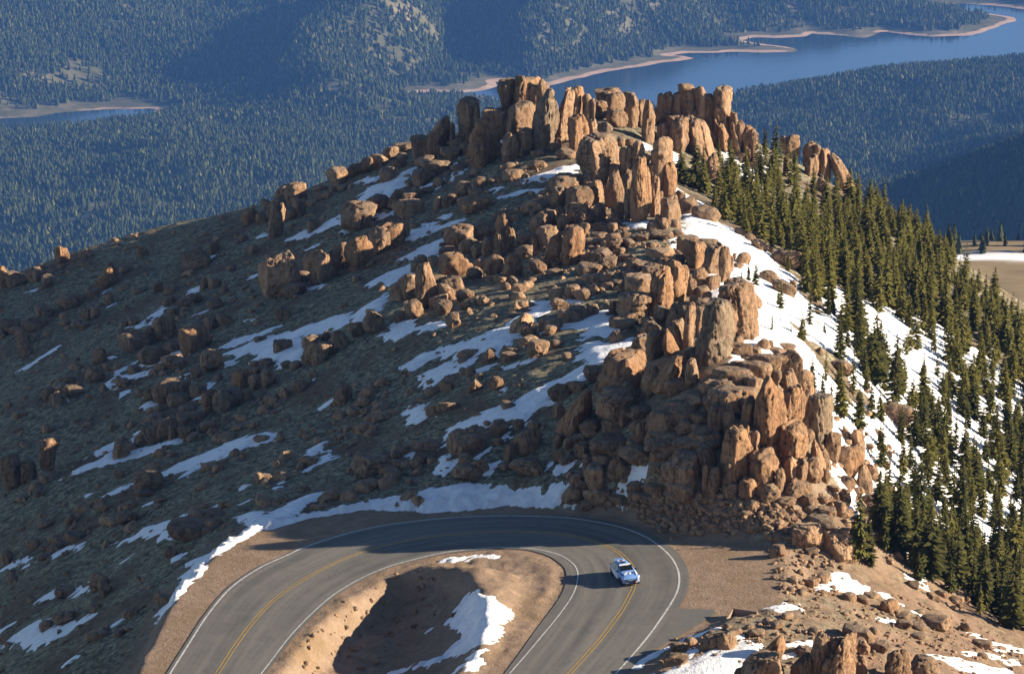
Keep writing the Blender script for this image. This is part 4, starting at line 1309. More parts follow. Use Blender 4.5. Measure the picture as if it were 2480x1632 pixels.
# labels: a landmark has its own; every other rock is told by size, shape and the landmark it stands at
marks = [q for q in rock_recs if q[8]]; buckets = {}
for q in rock_recs:
    o, kind, u, v, wp, hp, zone, lab, ref = q
    if lab: o['label'] = lab; continue
    a = math.sqrt(wp * hp); size = 'tiny' if a < 18 else 'small' if a < 30 else 'medium' if a < 48 else 'large'
    asp = hp / wp; shp = ('squat ' if asp < .8 else 'slender ' if asp > 1.9 else '') if kind in 'PKF' else ('low ' if asp < .6 else 'round ' if asp < 1.05 else 'upright ') if kind == 'B' else 'flat '
    m = min(marks, key=lambda k: (k[2] - u) ** 2 + (1.3 * (k[3] - v)) ** 2 + (0 if k[6] == zone else 4000)); dx, dy = u - m[2], v - m[3]
    rel = 'right above' if dy < -.75 * abs(dx) and dy < 0 else 'right below' if dy > .75 * abs(dx) else 'just west of' if dx < 0 else 'just east of'
    buckets.setdefault(f'{size} {shp}{KNOUN[kind]} {rel} {m[8]}', []).append(q)
ORD = ['first', 'second', 'third', 'fourth', 'fifth', 'sixth', 'seventh', 'eighth']
for base, qs in buckets.items():
    if len(qs) == 1: qs[0][0]['label'] = base; continue
    qs.sort(key=lambda q: q[2])
    for k, q in enumerate(qs):
        q[0]['label'] = (f'western of two: {base}' if k == 0 else f'eastern of two: {base}') if len(qs) == 2 else f'{ORD[min(k, 7)]} from the west: {base}'
print('rocks', len(rock_recs), {k: sum(1 for q in rock_recs if q[1] == k) for k in 'PBKSF'})

# loose stones too many to count: talus under the crags, rubble strewn over the slopes
rs4 = np.random.default_rng(44); protos = []
for s in range(8):
    Vr, Fr = rock_shape('K' if s % 3 else 'F', 300 + s, 2, .7); Vr = Vr * np.array([1, 1, .75]) - np.array([0, 0, .18]); protos.append((Vr, Fr))
SXs, SYs, SHs = [], [], []
def stones(n, zm, poly, lo, hi_, power=2.2, ymax=None):
    pp = px(zm, poly); us = [p[0] for p in pp]; vs = [p[1] for p in pp]; got = 0; pa = np.array(pp)
    u = rs4.uniform(min(us), max(us), n * 3); v = rs4.uniform(min(vs), max(vs), n * 3); k = sdf_poly(u, v, pa) > 0
    for a, b in list(zip(u[k], v[k]))[:n]:
        h_ = hit(a, b)
        if h_ is None or (_bil(SDC, *h_[:2]) > .8 and _bil(SDI, *h_[:2]) < 1.0 and h_[0] < 15): continue
        SXs.append(h_[0]); SYs.append(h_[1]); SHs.append(lo + (hi_ - lo) * rs4.uniform() ** power)
stones(832, ZQ, [(480,200),(700,150),(1100,130),(1500,200),(1800,260),(1700,420),(1500,440),(1300,400),(1000,430),(760,420),(620,330)], .18, .75)
stones(256, ZQ, [(1500,500),(1900,560),(2100,700),(2000,900),(1650,920),(1550,800)], .12, .55)
stones(110, ZE, [(0,900),(300,700),(700,620),(1000,900),(1000,1300),(1400,1450),(1700,1500),(1400,1566),(300,1540),(60,1450),(200,1250),(60,1130)], .25, 1.1)
stones(200, ZF, [(150,300),(500,150),(900,400),(1250,900),(1400,1350),(900,1400),(700,1250),(500,900)], .25, .9)
stones(160, ZD, [(0,600),(500,400),(1000,800),(1700,1300),(1600,1500),(900,1560),(400,1300),(100,1000)], .25, .9)
stones(480, ZC, [(0,1050),(500,900),(1000,950),(1550,1050),(1500,1300),(1000,1560),(400,1500),(0,1450)], .2, .9)
stones(256, ZC, [(300,600),(900,800),(1000,1000),(500,1000),(100,900)], .3, 1.1)
stones(672, (0,0,1), [(0,640),(300,575),(620,480),(900,430),(1130,340),(1150,480),(900,640),(700,740),(400,1000),(0,1100)], .18, .95, 2.6)
stones(832, (0,0,1), [(0,1100),(400,1000),(800,800),(1200,700),(1300,900),(1100,1180),(800,1220),(500,1320),(200,1632),(0,1632)], .15, .7, 2.8)
stones(416, (0,0,1), [(620,480),(1130,300),(1400,480),(1250,640),(800,640)], .2, .9, 2.4)
stones(1500, (0,0,1), [(1640,1540),(1800,1500),(2000,1420),(2180,1440),(2480,1560),(2480,1632),(1900,1632),(1560,1632)], .07, .42, 2.6)
stones(208, (0,0,1), [(950,1330),(760,1480),(700,1632),(900,1632),(1100,1500),(1060,1400)], .08, .5, 2.2)
stones(192, (0,0,1), [(2000,1000),(2100,1000),(2400,1450),(2300,1480),(2000,1250)], .3, 1.2)
cu = rs4.uniform(0, 1500, 9000); cv = rs4.uniform(430, 1600, 9000); ng = 0
for a_, b_ in zip(cu, cv):
    h_ = hit(a_, b_)
    if h_ is None or h_[0] > 10 or _bil(SDC, *h_[:2]) > -.6: continue
    al_, ac_ = (h_[0] + h_[1]) * .707, (h_[0] - h_[1]) * .707
    if e[min(max(int((h_[1] - 204) / .25), 0), len(SY) - 1), min(max(int((h_[0] + 78) / .25), 0), len(SX) - 1)] > -.1 and rs4.uniform() < .9: continue
    if noise2(np.array([al_]), np.array([ac_]), 16, 5, 3, 201)[0] < .16: continue
    SXs.append(h_[0]); SYs.append(h_[1]); SHs.append(.28 + 1.5 * rs4.uniform() ** 2.4); ng += 1
    if ng > 750: break
RU = scatter_mesh('rubble', protos, np.array(SXs), np.array(SYs), H(np.array(SXs), np.array(SYs)) - .02, np.array(SHs) * 1.05, M['rock'], 1.25, 5); tag(RU, kind='stuff'); RU.color = (1.22, 1.17, 1.12, 1)
if LV: tag(mesh_np('loose_stones', np.vstack(LV), np.vstack(LF), M['rock']), kind='stuff')

# ------------------------------------------------------------------ spruces on the eastern slope
def spruce_proto(seed, dens=1.0, wid=1.0, bushy=False):
    """unit-height crown of drooping sprays, and its trunk"""
    r = np.random.default_rng(seed); V, F = [], []
    n = int(34 * dens)
    for k in range(n):
        t = (k + r.uniform(0, 1)) / n; z = .05 + .95 * t; prof = (1 - t) ** (.75 if not bushy else .5) * (.55 + .45 * min(1, t * 5 + .35))
        rad = .155 * wid * prof + .010
        for b in range(int((9 if t < .7 else 6) * (1 if dens >= 1 else .8))):
            if r.uniform() < .10: continue
            a = r.uniform(0, 6.283); L = rad * r.uniform(.62, 1.22); c, s = math.cos(a), math.sin(a); droop = r.uniform(.10, .45) * (1 - t * .8) - (.25 if bushy else 0)
            w0 = max(.011, L * r.uniform(.20, .34)); px_, py_ = -s, c
            q = len(V); zz = z + r.uniform(-.012, .012)
            m, e_ = .55 * L, L
            for d, wd, dz in ((.08 * L, w0 * .5, .012), (m, w0, -droop * m * .6), (e_, w0 * .25, -droop * e_)):
                V.append((c * d - px_ * wd, s * d - py_ * wd, zz + dz - .35 * wd)); V.append((c * d + px_ * wd, s * d + py_ * wd, zz + dz - .35 * wd))
                V.append((c * d, s * d, zz + dz + .25 * wd))
            for i in range(2):
                o = q + 3 * i
                F += [(o, o + 3, o + 5), (o, o + 5, o + 2), (o + 2, o + 5, o + 4), (o + 2, o + 4, o + 1)]
    V.append((0.006, 0, 1.0)); V.append((-.006, .006, .95)); V.append((-.006, -.006, .95)); F.append((len(V) - 3, len(V) - 2, len(V) - 1))
    return np.array(V), np.array(F)
def trunk_proto(h=1.0, r0=.018, bend=0.0):
    V, F = [], []
    for k, z in enumerate((-.06, .05, .35, .7, .98)):
        rr = r0 * (1.25 if k == 0 else 1) * (1 - .93 * max(0, z)); 
        for s in range(6): a = s * math.pi / 3; V.append((rr * math.cos(a) + bend * z * z, rr * math.sin(a), z * h))
    for k in range(4):
        for s in range(6): F.append((k * 6 + s, k * 6 + (s + 1) % 6, k * 6 + 6 + (s + 1) % 6, k * 6 + 6 + s))
    return np.array(V), np.array(F)
SPR = [spruce_proto(500 + i, [1.0, 1.15, .9, 1.05, .8, 1.1, .95, 1.2][i], [1.0, .9, .85, 1.1, .75, .95, 1.05, .8][i]) for i in range(8)]
SPR_ME = [mesh_np('crown', *p, mat=M['spruce'], smooth=False, link=False) for p in SPR]
PROTO_BUSH = mesh_np('crown', *spruce_proto(560, .8, 2.3, True), mat=mat_leaf('bright needles', (0.03, 0.034, 0.008), (0.075, 0.078, 0.018), (0.135, 0.13, 0.035)), smooth=False, link=False)
TRUNK_ME = mesh_np('trunk', *trunk_proto(), mat=M['bark'], link=False)
rs5 = np.random.default_rng(99)
TREES = []   # (x, y, z, h, width factor, label, group, mesh)
def plant(x, y, h, wf=1.0, label=None, group=None, me=None):
    z = float(H(x, y)); 
    o = bpy.data.objects.new('spruce_tree', None); COL.objects.link(o); o.location = (x, y, z - .05); o.rotation_euler = (rs5.uniform(-.03, .03), rs5.uniform(-.03, .03), rs5.uniform(0, 6.28))
    o.scale = (h * wf, h * wf, h); o['category'] = 'tree'; o['label'] = label; o['group'] = group
    for nm, m in (('trunk', TRUNK_ME), ('crown', me or SPR_ME[rs5.integers(0, 8)])):
        c = bpy.data.objects.new(nm, m); COL.objects.link(c); c.parent = o
    return o
placed = []
def px_tree(zm, x, top, base, wf=1.0, label=None, me=None, group='lone spruces on the snow slope'):
    (u, vb), (_, vt) = px(zm, [(x, base), (x, top)]); h_ = hit(u, vb)
    if h_ is None or h_[1] > 500: return
    hm_ = max(.8, (vb - vt) * h_[1] / FPX / .96 / .97); placed.append(h_[:2]); TREES.append((h_[0], h_[1], hm_, wf, label, group, me))
BIG = [  # traced trees standing apart from the dense wood
 (ZO,620,560,1110,1.15,'broad bushy spruce at the foot of the lower crag beside the big pale block'),(ZO,710,800,1150,1.2,'smaller spruce pressed against the broad bushy spruce on its eastern side'),
 (ZO,910,740,1020,1.0,'young spruce on open snow below the two round boulders'),(ZO,1030,840,1010,.9,'small narrow spruce beside the young spruce on open snow'),
 (ZO,850,300,760,.95,'tall slim spruce close to the eastern end of the lower crag'),(ZO,795,40,420,1.1,'dark spruce above the sharp upright slab'),(ZO,960,160,470,1.0,'spruce standing on snow above a brown ledge'),(ZO,1015,130,430,.9,'narrow spruce paired with the one above the brown ledge'),
 (ZO,1150,200,560,.9,'ragged thin-topped spruce on the open snow'),(ZO,1090,280,900,1.0,'very tall spruce in the middle of the lower snow slope'),(ZO,1390,320,850,1.2,'tall spruce with wide arms east of the open snow'),(ZO,1170,600,1000,1.1,'dense spruce directly below the very tall spruce'),
 (ZN,250,170,530,1.0,'spruce in front of the pale boulder at the top of the snowfield'),(ZN,340,190,610,.9,'spruce just east of the pale boulder'),(ZN,285,470,830,1.0,'thin spruce alone on the upper snow slope'),(ZN,222,680,945,.9,'sparse low spruce at the edge of the upper snow slope'),
 (ZN,100,160,345,1.0,'little spruce beside the rocks above the snowfield'),(ZN,40,410,690,.8,'spindly spruce sapling on the snow behind the upper ridge crag'),(ZN,125,800,885,1.0,'tiny spruce sapling on the snow'),(ZN,415,780,900,1.3,'short bushy spruce on the snow slope'),(ZN,550,740,1110,1.1,'full round spruce at the west edge of the wood'),(ZN,720,620,980,1.0,'spruce below the curved rock fin in the trees'),
 (ZN,310,1065,1380,.95,'pointed dark spruce just behind the lower crag'),(ZN,255,1130,1330,.8,'short dark spruce hidden partly by the lower crag'),(ZN,400,1210,1520,.9,'second dark spruce along the lower crag'),(ZN,470,1250,1566,.9,'slim spruce in the dark row beside the lower crag'),(ZN,555,1130,1600,1.1,'tallest spruce of the dark row beside the lower crag'),
 (ZN,660,1010,1400,1.0,'olive spruce on the snow east of the lower crag'),(ZN,760,1000,1290,1.0,'spruce with yellowish crown on the snow'),(ZN,820,1280,1620,1.0,'spruce of a close pair below the yellowish one'),(ZN,895,1340,1640,.95,'spruce of a close pair, the eastern one'),(ZN,930,1060,1390,1.05,'dense spruce at the west edge of the middle wood'),(ZN,700,1360,1460,1.1,'stunted spruce among rocks on the snow'),(ZN,1040,1270,1450,.9,'small spruce in a snowy gap of the wood'),
 (ZB,960,570,965,1.3,'big spruce against the skyline wall'),(ZB,850,620,935,1.2,'bushy spruce at the west end beneath the skyline wall'),(ZB,1020,640,985,1.1,'spruce right beside the big one against the wall'),(ZB,1150,560,805,1.0,'spruce in front of the slanting face'),(ZB,1180,700,960,1.0,'spruce below the slanting face on the snow edge'),(ZB,1390,330,490,1.1,'lone spruce on the skyline east of the perched block'),(ZB,1470,400,580,.8,'slim spruce on the skyline notch'),(ZB,1535,460,700,.9,'second slim spruce in the skyline notch'),(ZB,1625,430,800,1.1,'tall spruce on the skyline west of the squat tower'),(ZB,1490,630,910,1.1,'spruce at the snow tongue below the skyline notch'),(ZB,1560,740,1010,1.1,'spruce on the snow tongue, further down'),(ZB,1230,740,960,1.0,'spruce at the west edge of the snow tongue'),(ZB,1325,870,1020,1.0,'small spruce in the snow tongue'),(ZB,1420,910,1140,1.1,'spruce at the foot of the snow tongue'),(ZB,960,1030,1110,1.2,'tiny spruce at the edge of the snowfield'),
 (ZD,1720,400,640,1.0,'young spruce behind the leaning smooth pillar'),(ZD,1800,380,690,1.0,'taller young spruce behind the leaning smooth pillar'),(ZD,1640,470,620,1.0,'short spruce behind the leaning smooth pillar'),(ZD,2060,590,920,.7,'leaning sparse sapling on the snow'),(ZD,1990,950,1210,.8,'sparse sapling lower on the snow'),(ZD,2210,1110,1215,.9,'knee-high spruce on the snow'),(ZD,2090,1010,1115,.8,'tiny sapling on the snow above the others'),
]
for zm, x, top, base, wf, lab in BIG: px_tree(zm, x, top, base, wf, lab)
for x, top, base, lab in ((160,330,432,'yellow-green bush in the notch of the skyline wall'),(300,370,520,'yellow-green bushy tree at the foot of the skyline wall'),(375,420,575,'fullest yellow-green bushy tree behind the middle crag'),(420,450,575,'yellow-green bushy tree at the eastern end of its clump'),(330,480,580,'low yellow-green bush behind the middle crag')):
    (u, vb), (_, vt) = px(ZB, [(x, base), (x, top)]); X, Y, _z = at_y(u, vb, 415 if x < 200 else 402); TREES.append((float(X), float(Y), (vb - vt) * Y / FPX, .9, lab, 'yellow-green bushes on the ridge', PROTO_BUSH))
# the dense wood: even spacing inside the traced outline of its ground
WOOD = [(1700,470),(1760,545),(1850,600),(1940,660),(1985,750),(2035,830),(2100,930),(2165,1010),(2215,1090),(2230,1180),(2190,1270),(2110,1330),(2180,1390),(2330,1450),(2480,1540),(2640,1560),(2640,860),(2480,800),(2400,735),(2320,650),(2200,548),(2060,490),(1960,450),(1850,400),(1780,420)]
wp_ = []
for u, v in WOOD:
    h_ = hit(u, v)
    wp_.append(h_[:2] if h_ else tuple(float(q) for q in at_y(u, v, 470)[:2]))
wp_ = np.array(wp_); lo, hi_ = wp_.min(0), wp_.max(0)
cx = rs5.uniform(lo[0], min(hi_[0], 98), 9000); cy = rs5.uniform(lo[1], hi_[1], 9000); k = sdf_poly(cx, cy, wp_) > 0
gap = noise2(cx, cy, 9, 11, 3, 123); got = list(placed); cand = []
for x, y, g in zip(cx[k], cy[k], gap[k]):
    if g < -.36: continue
    dm = (1.6 if y > 318 else 1.5) + (1.0 if g < -.15 else 0) + rs5.uniform(0, .6)
    if all((x - a) ** 2 + (y - b) ** 2 > dm * dm for a, b in got[-1200:]):
        got.append((x, y)); 
        if -.03 < (x / y) < .195: cand.append((x, y))
cand.sort(key=lambda p: p[1])
NI = 214; far_c = []
zone_name = lambda x, y: ('front rank above the bare dirt slope' if y < 300 else 'lower wood east of the lower crag' if y < 335 else 'middle wood below the snowfield' if y < 375 else 'upper wood below the skyline rocks')
for i, (x, y) in enumerate(cand):
    h_ = rs5.uniform(3.2, 7.6) * (.8 + .25 * rs5.uniform()) * (1.0 if y < 400 else .85)
    if i < NI: zn = zone_name(x, y); TREES.append((x, y, h_, rs5.uniform(1.0, 1.6), f'dark olive spruce among close neighbours in the {zn}', f'spruces of the {zn}', None))
    else: far_c.append((x, y, h_))
YS = np.array([hit(u, v)[:2] for u, v in [(1955,880),(2060,900),(2160,990),(2230,1080),(2235,1260),(2140,1270),(2080,1120),(2000,960)]])
yx = rs5.uniform(YS[:, 0].min(), YS[:, 0].max(), 500); yy = rs5.uniform(YS[:, 1].min(), YS[:, 1].max(), 500); yk = sdf_poly(yx, yy, YS) > .3
for x, y in zip(yx[yk], yy[yk]):
    if all((x - a) ** 2 + (y - b) ** 2 > 5.5 for a, b in got) and sum(1 for q in TREES if q[5] == 'young spruces on the lower snow') < 34:
        got.append((x, y)); TREES.append((float(x), float(y), float(rs5.uniform(1.6, 5.2)), float(rs5.uniform(.9, 1.4)), 'young spruce scattered with others over the lower snow below the wood', 'young spruces on the lower snow', None))
for t_ in TREES: plant(t_[0], t_[1], t_[2], t_[3] * 1.12, t_[4], t_[5], t_[6])
fa = np.array(far_c); print('spruces', len(TREES), 'rest', len(fa))
lowp = [(np.vstack([p[0]]), p[1]) for p in SPR[:5]]
if len(fa): tag(scatter_mesh('spruce_wood', lowp, fa[:, 0], fa[:, 1], H(fa[:, 0], fa[:, 1]), fa[:, 2], M['spruce'], 1.4, 77), kind='stuff')
# dead trees: bare silver trunks with broken limbs
t = NT('dead wood', 0.9, 0.1); t.base(t.ramp(t.noise(5.0, 4, 0.6), [(0.3, (0.30, 0.25, 0.20)), (0.7, (0.48, 0.43, 0.37))])); M['dead'] = t.m
def dead_tree(zm, x, top, base, lab, cap=430):
    (u, vb), (_, vt) = px(zm, [(x, base), (x, top)]); h_ = hit(u, vb) or tuple(float(q) for q in at_y(u, vb, cap)); X, Y = h_[:2]; hm_ = (vb - vt) * Y / FPX
    o = empty('dead_tree', (X, Y, h_[2]), .3); tag(o, lab, 'tree', 'bare dead trees'); V, F = trunk_proto(hm_, .10, .25); V[:, :2] *= 1.0
    tr = mesh_np('trunk', V, F, M['dead'], o); rr = np.random.default_rng(int(x))
    for k in range(6):
        z0 = rr.uniform(.3, .85) * hm_; a = rr.uniform(0, 6.28); L = hm_ * rr.uniform(.12, .25); bm = bmesh.new()
        bmesh.ops.create_cone(bm, cap_ends=True, segments=5, radius1=.05, radius2=.012, depth=L, matrix=Matrix.Translation((0, 0, L / 2)))
        M4 = Matrix.Translation((.25 * (z0 / hm_) ** 2, 0, z0)) @ Matrix.Rotation(a, 4, 'Z') @ Matrix.Rotation(rr.uniform(.5, .95), 4, 'Y'); bmesh.ops.transform(bm, matrix=M4, verts=bm.verts); obj('branch', bm, M['dead'], o)
dead_tree(ZB, 1590, 560, 770, 'bare silver dead tree with forked limbs at the foot of the skyline notch')
dead_tree(ZB, 2005, 810, 1000, 'bare leaning dead tree below the leaning end fin')
dead_tree(ZN, 1130, 440, 640, 'pale dead trunk standing inside the dense wood', 400)

# ------------------------------------------------------------------ concrete drain inlet beside the turnout
dx, dy, dz_ = on_road(1798, 1500); dz_ = float(H(dx, dy))
t = NT('stained concrete', 0.9, 0.15); t.base(t.ramp(t.noise(2.5, 5, 0.65), [(0.3, (0.24, 0.155, 0.105)), (0.7, (0.36, 0.25, 0.175))])); t.bump(t.noise(12, 4, .6), .4, .02); M['conc'] = t.m
dr = empty('drain_inlet', (dx, dy, dz_ - .05), R(-24)); dr.scale = (.8, .8, .8); tag(dr, 'open concrete drain box half sunk in the dirt beside the road turnout', 'drain')
for nm, b in (('wall', (-1.55, -1.35, -1.1, 1.1, -.9, .5)), ('wall', (1.35, 1.55, -1.1, 1.1, -.9, .35)), ('wall', (-1.345, 1.345, .9, 1.1, -.9, .5)), ('floor', (-1.345, 1.345, -1.1, .895, -.9, -.55))):
    bm = bmesh.new(); bx(bm, *b); bmesh.ops.bevel(bm, geom=bm.edges[:], offset=.025, segments=1, affect='EDGES')
    if nm == 'wall' and b[0] != -1.345:
        for v in bm.verts:
            if v.co.z > 0 and v.co.y < 0: v.co.z -= .5
    obj(nm, bm, M['conc'], dr)

# ------------------------------------------------------------------ the blue and white race car
pf = np.array(on_road(1503, 1414)); pr = np.array(on_road(1484, 1394)); hd = pf - pr; hd[2] = 0; hd /= np.linalg.norm(hd); lf = np.array([-hd[1], hd[0], 0])
cen = (pf + pr) / 2 + lf * .80; cen[2] = float(RP(cen[0]))
car = bpy.data.objects.new('race_car', None); COL.objects.link(car)
tz = Vector((-.055, 0, 1)).normalized(); hv = Vector(hd); hv = (hv - tz * hv.dot(tz)).normalized(); lv = tz.cross(hv)
car.matrix_world = Matrix.Translation(cen) @ Matrix((hv, lv, tz)).transposed().to_4x4() @ Matrix.Scale(.95, 4)
tag(car, 'light blue and white race hatchback numbered 96 driving down through the hairpin', 'car')
M['blue'] = plain('light blue car paint', (0.165, 0.315, 0.62), .28, 0, .5, .03); M['cwhite'] = plain('white car paint', (0.78, 0.78, 0.78), .3, 0, .5, .03); M['dblue'] = plain('dark blue vinyl', (0.02, 0.045, 0.20), .35)
M['black'] = plain('black plastic', (0.012, 0.012, 0.014), .5); M['glass'] = plain('dark glass', (0.008, 0.010, 0.012), .08, 0, .6); M['tyre'] = plain('rubber', (0.014, 0.014, 0.014), .9); M['rim'] = plain('dark alloy', (0.05, 0.05, 0.055), .35, .8)
M['red'] = plain('red accent', (0.55, 0.03, 0.03), .4); M['lamp'] = plain('lamp lens', (0.65, 0.66, 0.68), .12); M['lemon'] = plain('yellow tape', (0.75, 0.72, 0.05), .5); M['carb'] = plain('black badge', (0.01, 0.01, 0.012), .4)
# body: stations from nose to tail, each a half section from sill to crown
ST = [  # x, half width, sill z, waist z, shoulder z, crown half width, crown z
 (2.14,.62,.30,.48,.66,.45,.70),(2.06,.78,.24,.52,.76,.60,.80),(1.85,.88,.22,.58,.84,.68,.89),(1.45,.91,.22,.62,.91,.72,.97),(1.05,.91,.22,.64,.95,.74,1.03),(.80,.91,.22,.64,.97,.74,1.07),
 (.45,.91,.22,.64,.99,.68,1.27),(.05,.91,.22,.64,1.00,.61,1.47),(-.35,.91,.22,.64,1.01,.60,1.535),(-.9,.91,.22,.65,1.02,.59,1.53),(-1.35,.91,.22,.66,1.04,.56,1.46),(-1.75,.90,.24,.68,1.06,.53,1.30),(-2.02,.86,.28,.70,1.04,.60,1.06),(-2.14,.76,.34,.62,.88,.60,.90)]
def sect(s):
    x, w_, z0, z1, z2, cw, cz = s
    h = [(w_ * .92, z0), (w_, (z0 + z1) / 2), (w_, z1), (w_ * .975, z2), (cw, cz - .035), (cw * .55, cz), (0, cz + .012)]
    return [(x, y, z) for y, z in h] + [(x, -y, z) for y, z in reversed(h[:-1])]
rows = [sect(s) for s in ST]; npt = len(rows[0]); Vb = [p for r_ in rows for p in r_]
Fb = [(i * npt + j, i * npt + j + 1, (i + 1) * npt + j + 1, (i + 1) * npt + j) for i in range(len(ST) - 1) for j in range(npt - 1)]
Fb += [(i * npt + npt - 1, i * npt, (i + 1) * npt, (i + 1) * npt + npt - 1) for i in range(len(ST) - 1)]
bm = bmesh.new(); vs = [bm.verts.new(p) for p in Vb]
for f in Fb: bm.faces.new([vs[i] for i in f])
bm.faces.new([vs[i] for i in range(npt)]); bm.faces.new([vs[(len(ST) - 1) * npt + i] for i in reversed(range(npt))])
bmesh.ops.recalc_face_normals(bm, faces=bm.faces[:])
body = obj('body', bm, M['blue'], car, smooth=True); body.modifiers.new('soft', 'SUBSURF').levels = 1; body.modifiers['soft'].render_levels = 1
def quad(name, pts, mat, parent, thick=.012):
    """thin curved panel: points in rings, given thickness"""
    bm = bmesh.new(); f = bm.faces.new([bm.verts.new(p) for p in pts]); f.normal_update()
    g = bmesh.ops.extrude_face_region(bm, geom=[f]); n = f.normal.copy()
    for v in [q for q in g['geom'] if isinstance(q, bmesh.types.BMVert)]: v.co += n * thick
    bmesh.ops.recalc_face_normals(bm, faces=bm.faces[:]); return obj(name, bm, mat, parent)
ws = [(.77, .66, 1.085), (.77, -.66, 1.085), (.10, -.555, 1.455), (.10, .555, 1.455)]
quad('windscreen', ws, M['glass'], car, .03)
quad('sun_strip', [(.20, .565, 1.437), (.20, -.565, 1.437), (.03, -.545, 1.50), (.03, .545, 1.50)], M['cwhite'], car, .04)
for s in (1, -1):
    quad('side_window', [(.52, .86 * s, 1.03), (-.42, .88 * s, 1.06), (-.42, .645 * s, 1.46), (.03, .66 * s, 1.42)][:: s], M['glass'], car, .03)
    quad('side_window', [(-.50, .88 * s, 1.06), (-1.45, .86 * s, 1.09), (-1.28, .635 * s, 1.42), (-.50, .645 * s, 1.46)][:: s], M['glass'], car, .03)
    quad('door', [(.60, .925 * s, .32), (-.45, .925 * s, .32), (-.45, .915 * s, .96), (.60, .915 * s, .94)][:: s], M['cwhite'], car, .015)
    quad('door', [(-.50, .925 * s, .36), (-1.25, .925 * s, .55), (-1.40, .915 * s, .98), (-.50, .915 * s, .96)][:: s], M['cwhite'], car, .015)
    h = quad('headlight', [(2.03, .60 * s, .80), (1.80, .86 * s, .83), (1.86, .885 * s, .72), (2.09, .66 * s, .71)][:: s], M['lamp'], car, .035)
    quad('corner_flash', [(2.13, .42 * s, .30), (1.98, .80 * s, .30), (2.01, .82 * s, .46), (2.16, .50 * s, .42)][:: s], M['cwhite'], car, .05); quad('red_trim', [(2.00, .80 * s, .44), (1.90, .87 * s, .44), (1.90, .88 * s, .56), (2.01, .82 * s, .54)][:: s], M['red'], car, .05)
    bm = bmesh.new(); bx(bm, .44, .60, .93 * s - .10, .93 * s + .12, 1.0, 1.13); bmesh.ops.bevel(bm, geom=bm.edges[:], offset=.04, segments=2, affect='EDGES'); obj('mirror', bm, M['black'], car)
    quad('tail_light', [(-2.02, .60 * s, .95), (-1.94, .84 * s, .95), (-1.94, .85 * s, 1.03), (-2.00, .60 * s, 1.03)][:: s], M['red'], car, .06)
    quad('hood_side_stripe', [(1.90, .60 * s, .895), (1.50, .62 * s, .985), (.85, .70 * s, 1.075), (1.30, .80 * s, .985)][:: s], M['dblue'] if s < 0 else M['cwhite'], car, .02)
    for xw in (1.34, -1.32):
        wh = bpy.data.objects.new('wheel', None); COL.objects.link(wh); wh.parent = car; wh.location = (xw, .80 * s, .335)
        bm = bmesh.new(); bmesh.ops.create_cone(bm, cap_ends=True, segments=28, radius1=.335, radius2=.335, depth=.25, matrix=Matrix.Rotation(R(90), 4, 'X')); bmesh.ops.bevel(bm, geom=[e for e in bm.edges if abs(e.verts[0].co.y - e.verts[1].co.y) < .01], offset=.04, segments=2, affect='EDGES'); obj('tyre', bm, M['tyre'], wh, True)
        bm = bmesh.new()
        for k in range(5):
            bx(bm, -.035, .035, .085 if s > 0 else -.145, .145 if s > 0 else -.085, .0, .23)
            bmesh.ops.rotate(bm, verts=bm.verts[-8:], cent=(0, 0, 0), matrix=Matrix.Rotation(k * 2 * math.pi / 5, 3, 'Y'))
        bmesh.ops.create_cone(bm, cap_ends=True, segments=20, radius1=.24, radius2=.24, depth=.02, matrix=Matrix.Translation((0, .12 * s, 0)) @ Matrix.Rotation(R(90), 4, 'X')); obj('rim', bm, M['rim'], wh)
        bm = bmesh.new(); bmesh.ops.create_cone(bm, cap_ends=True, segments=26, radius1=.40, radius2=.40, depth=.03, matrix=Matrix.Translation((xw, .905 * s, .36)) @ Matrix.Rotation(R(90), 4, 'X')); obj('wheel_arch', bm, M['black'], car)
quad('grille', [(2.12, .58, .62), (2.12, -.58, .62), (2.17, -.50, .40), (2.17, .50, .40)], M['black'], car, .06)
quad('light_bar', [(2.07, .62, .735), (2.07, -.62, .735), (2.15, -.55, .66), (2.15, .55, .66)], M['black'], car, .05)
bm = bmesh.new(); bx(bm, 1.85, 2.24, -.80, .80, .17, .235); bmesh.ops.bevel(bm, geom=bm.edges[:], offset=.02, segments=1, affect='EDGES'); obj('front_splitter', bm, M['black'], car)
bm = bmesh.new(); bx(bm, 1.9, 2.235, .36, .40, .22, .55); obj('tow_hook', bm, M['red'], car)
bm = bmesh.new(); bx(bm, -1.98, -1.55, -.52, .52, 1.385, 1.415); bmesh.ops.bevel(bm, geom=bm.edges[:], offset=.012, segments=1, affect='EDGES'); obj('roof_spoiler', bm, M['blue'], car)
def flat_poly(name, pts2, fz, mat, th=.02):
    bm = bmesh.new(); f = bm.faces.new([bm.verts.new((a, b, fz(a, b))) for a, b in pts2]); g = bmesh.ops.extrude_face_region(bm, geom=[f])
    for v in [q for q in g['geom'] if isinstance(q, bmesh.types.BMVert)]: v.co.z += th
    bmesh.ops.recalc_face_normals(bm, faces=bm.faces[:]); return obj(name, bm, mat, car)
hz = lambda a, b: float(np.interp(a, [.80, 1.05, 1.45, 1.85], [1.085, 1.045, .985, .905])) - .03 * abs(b)
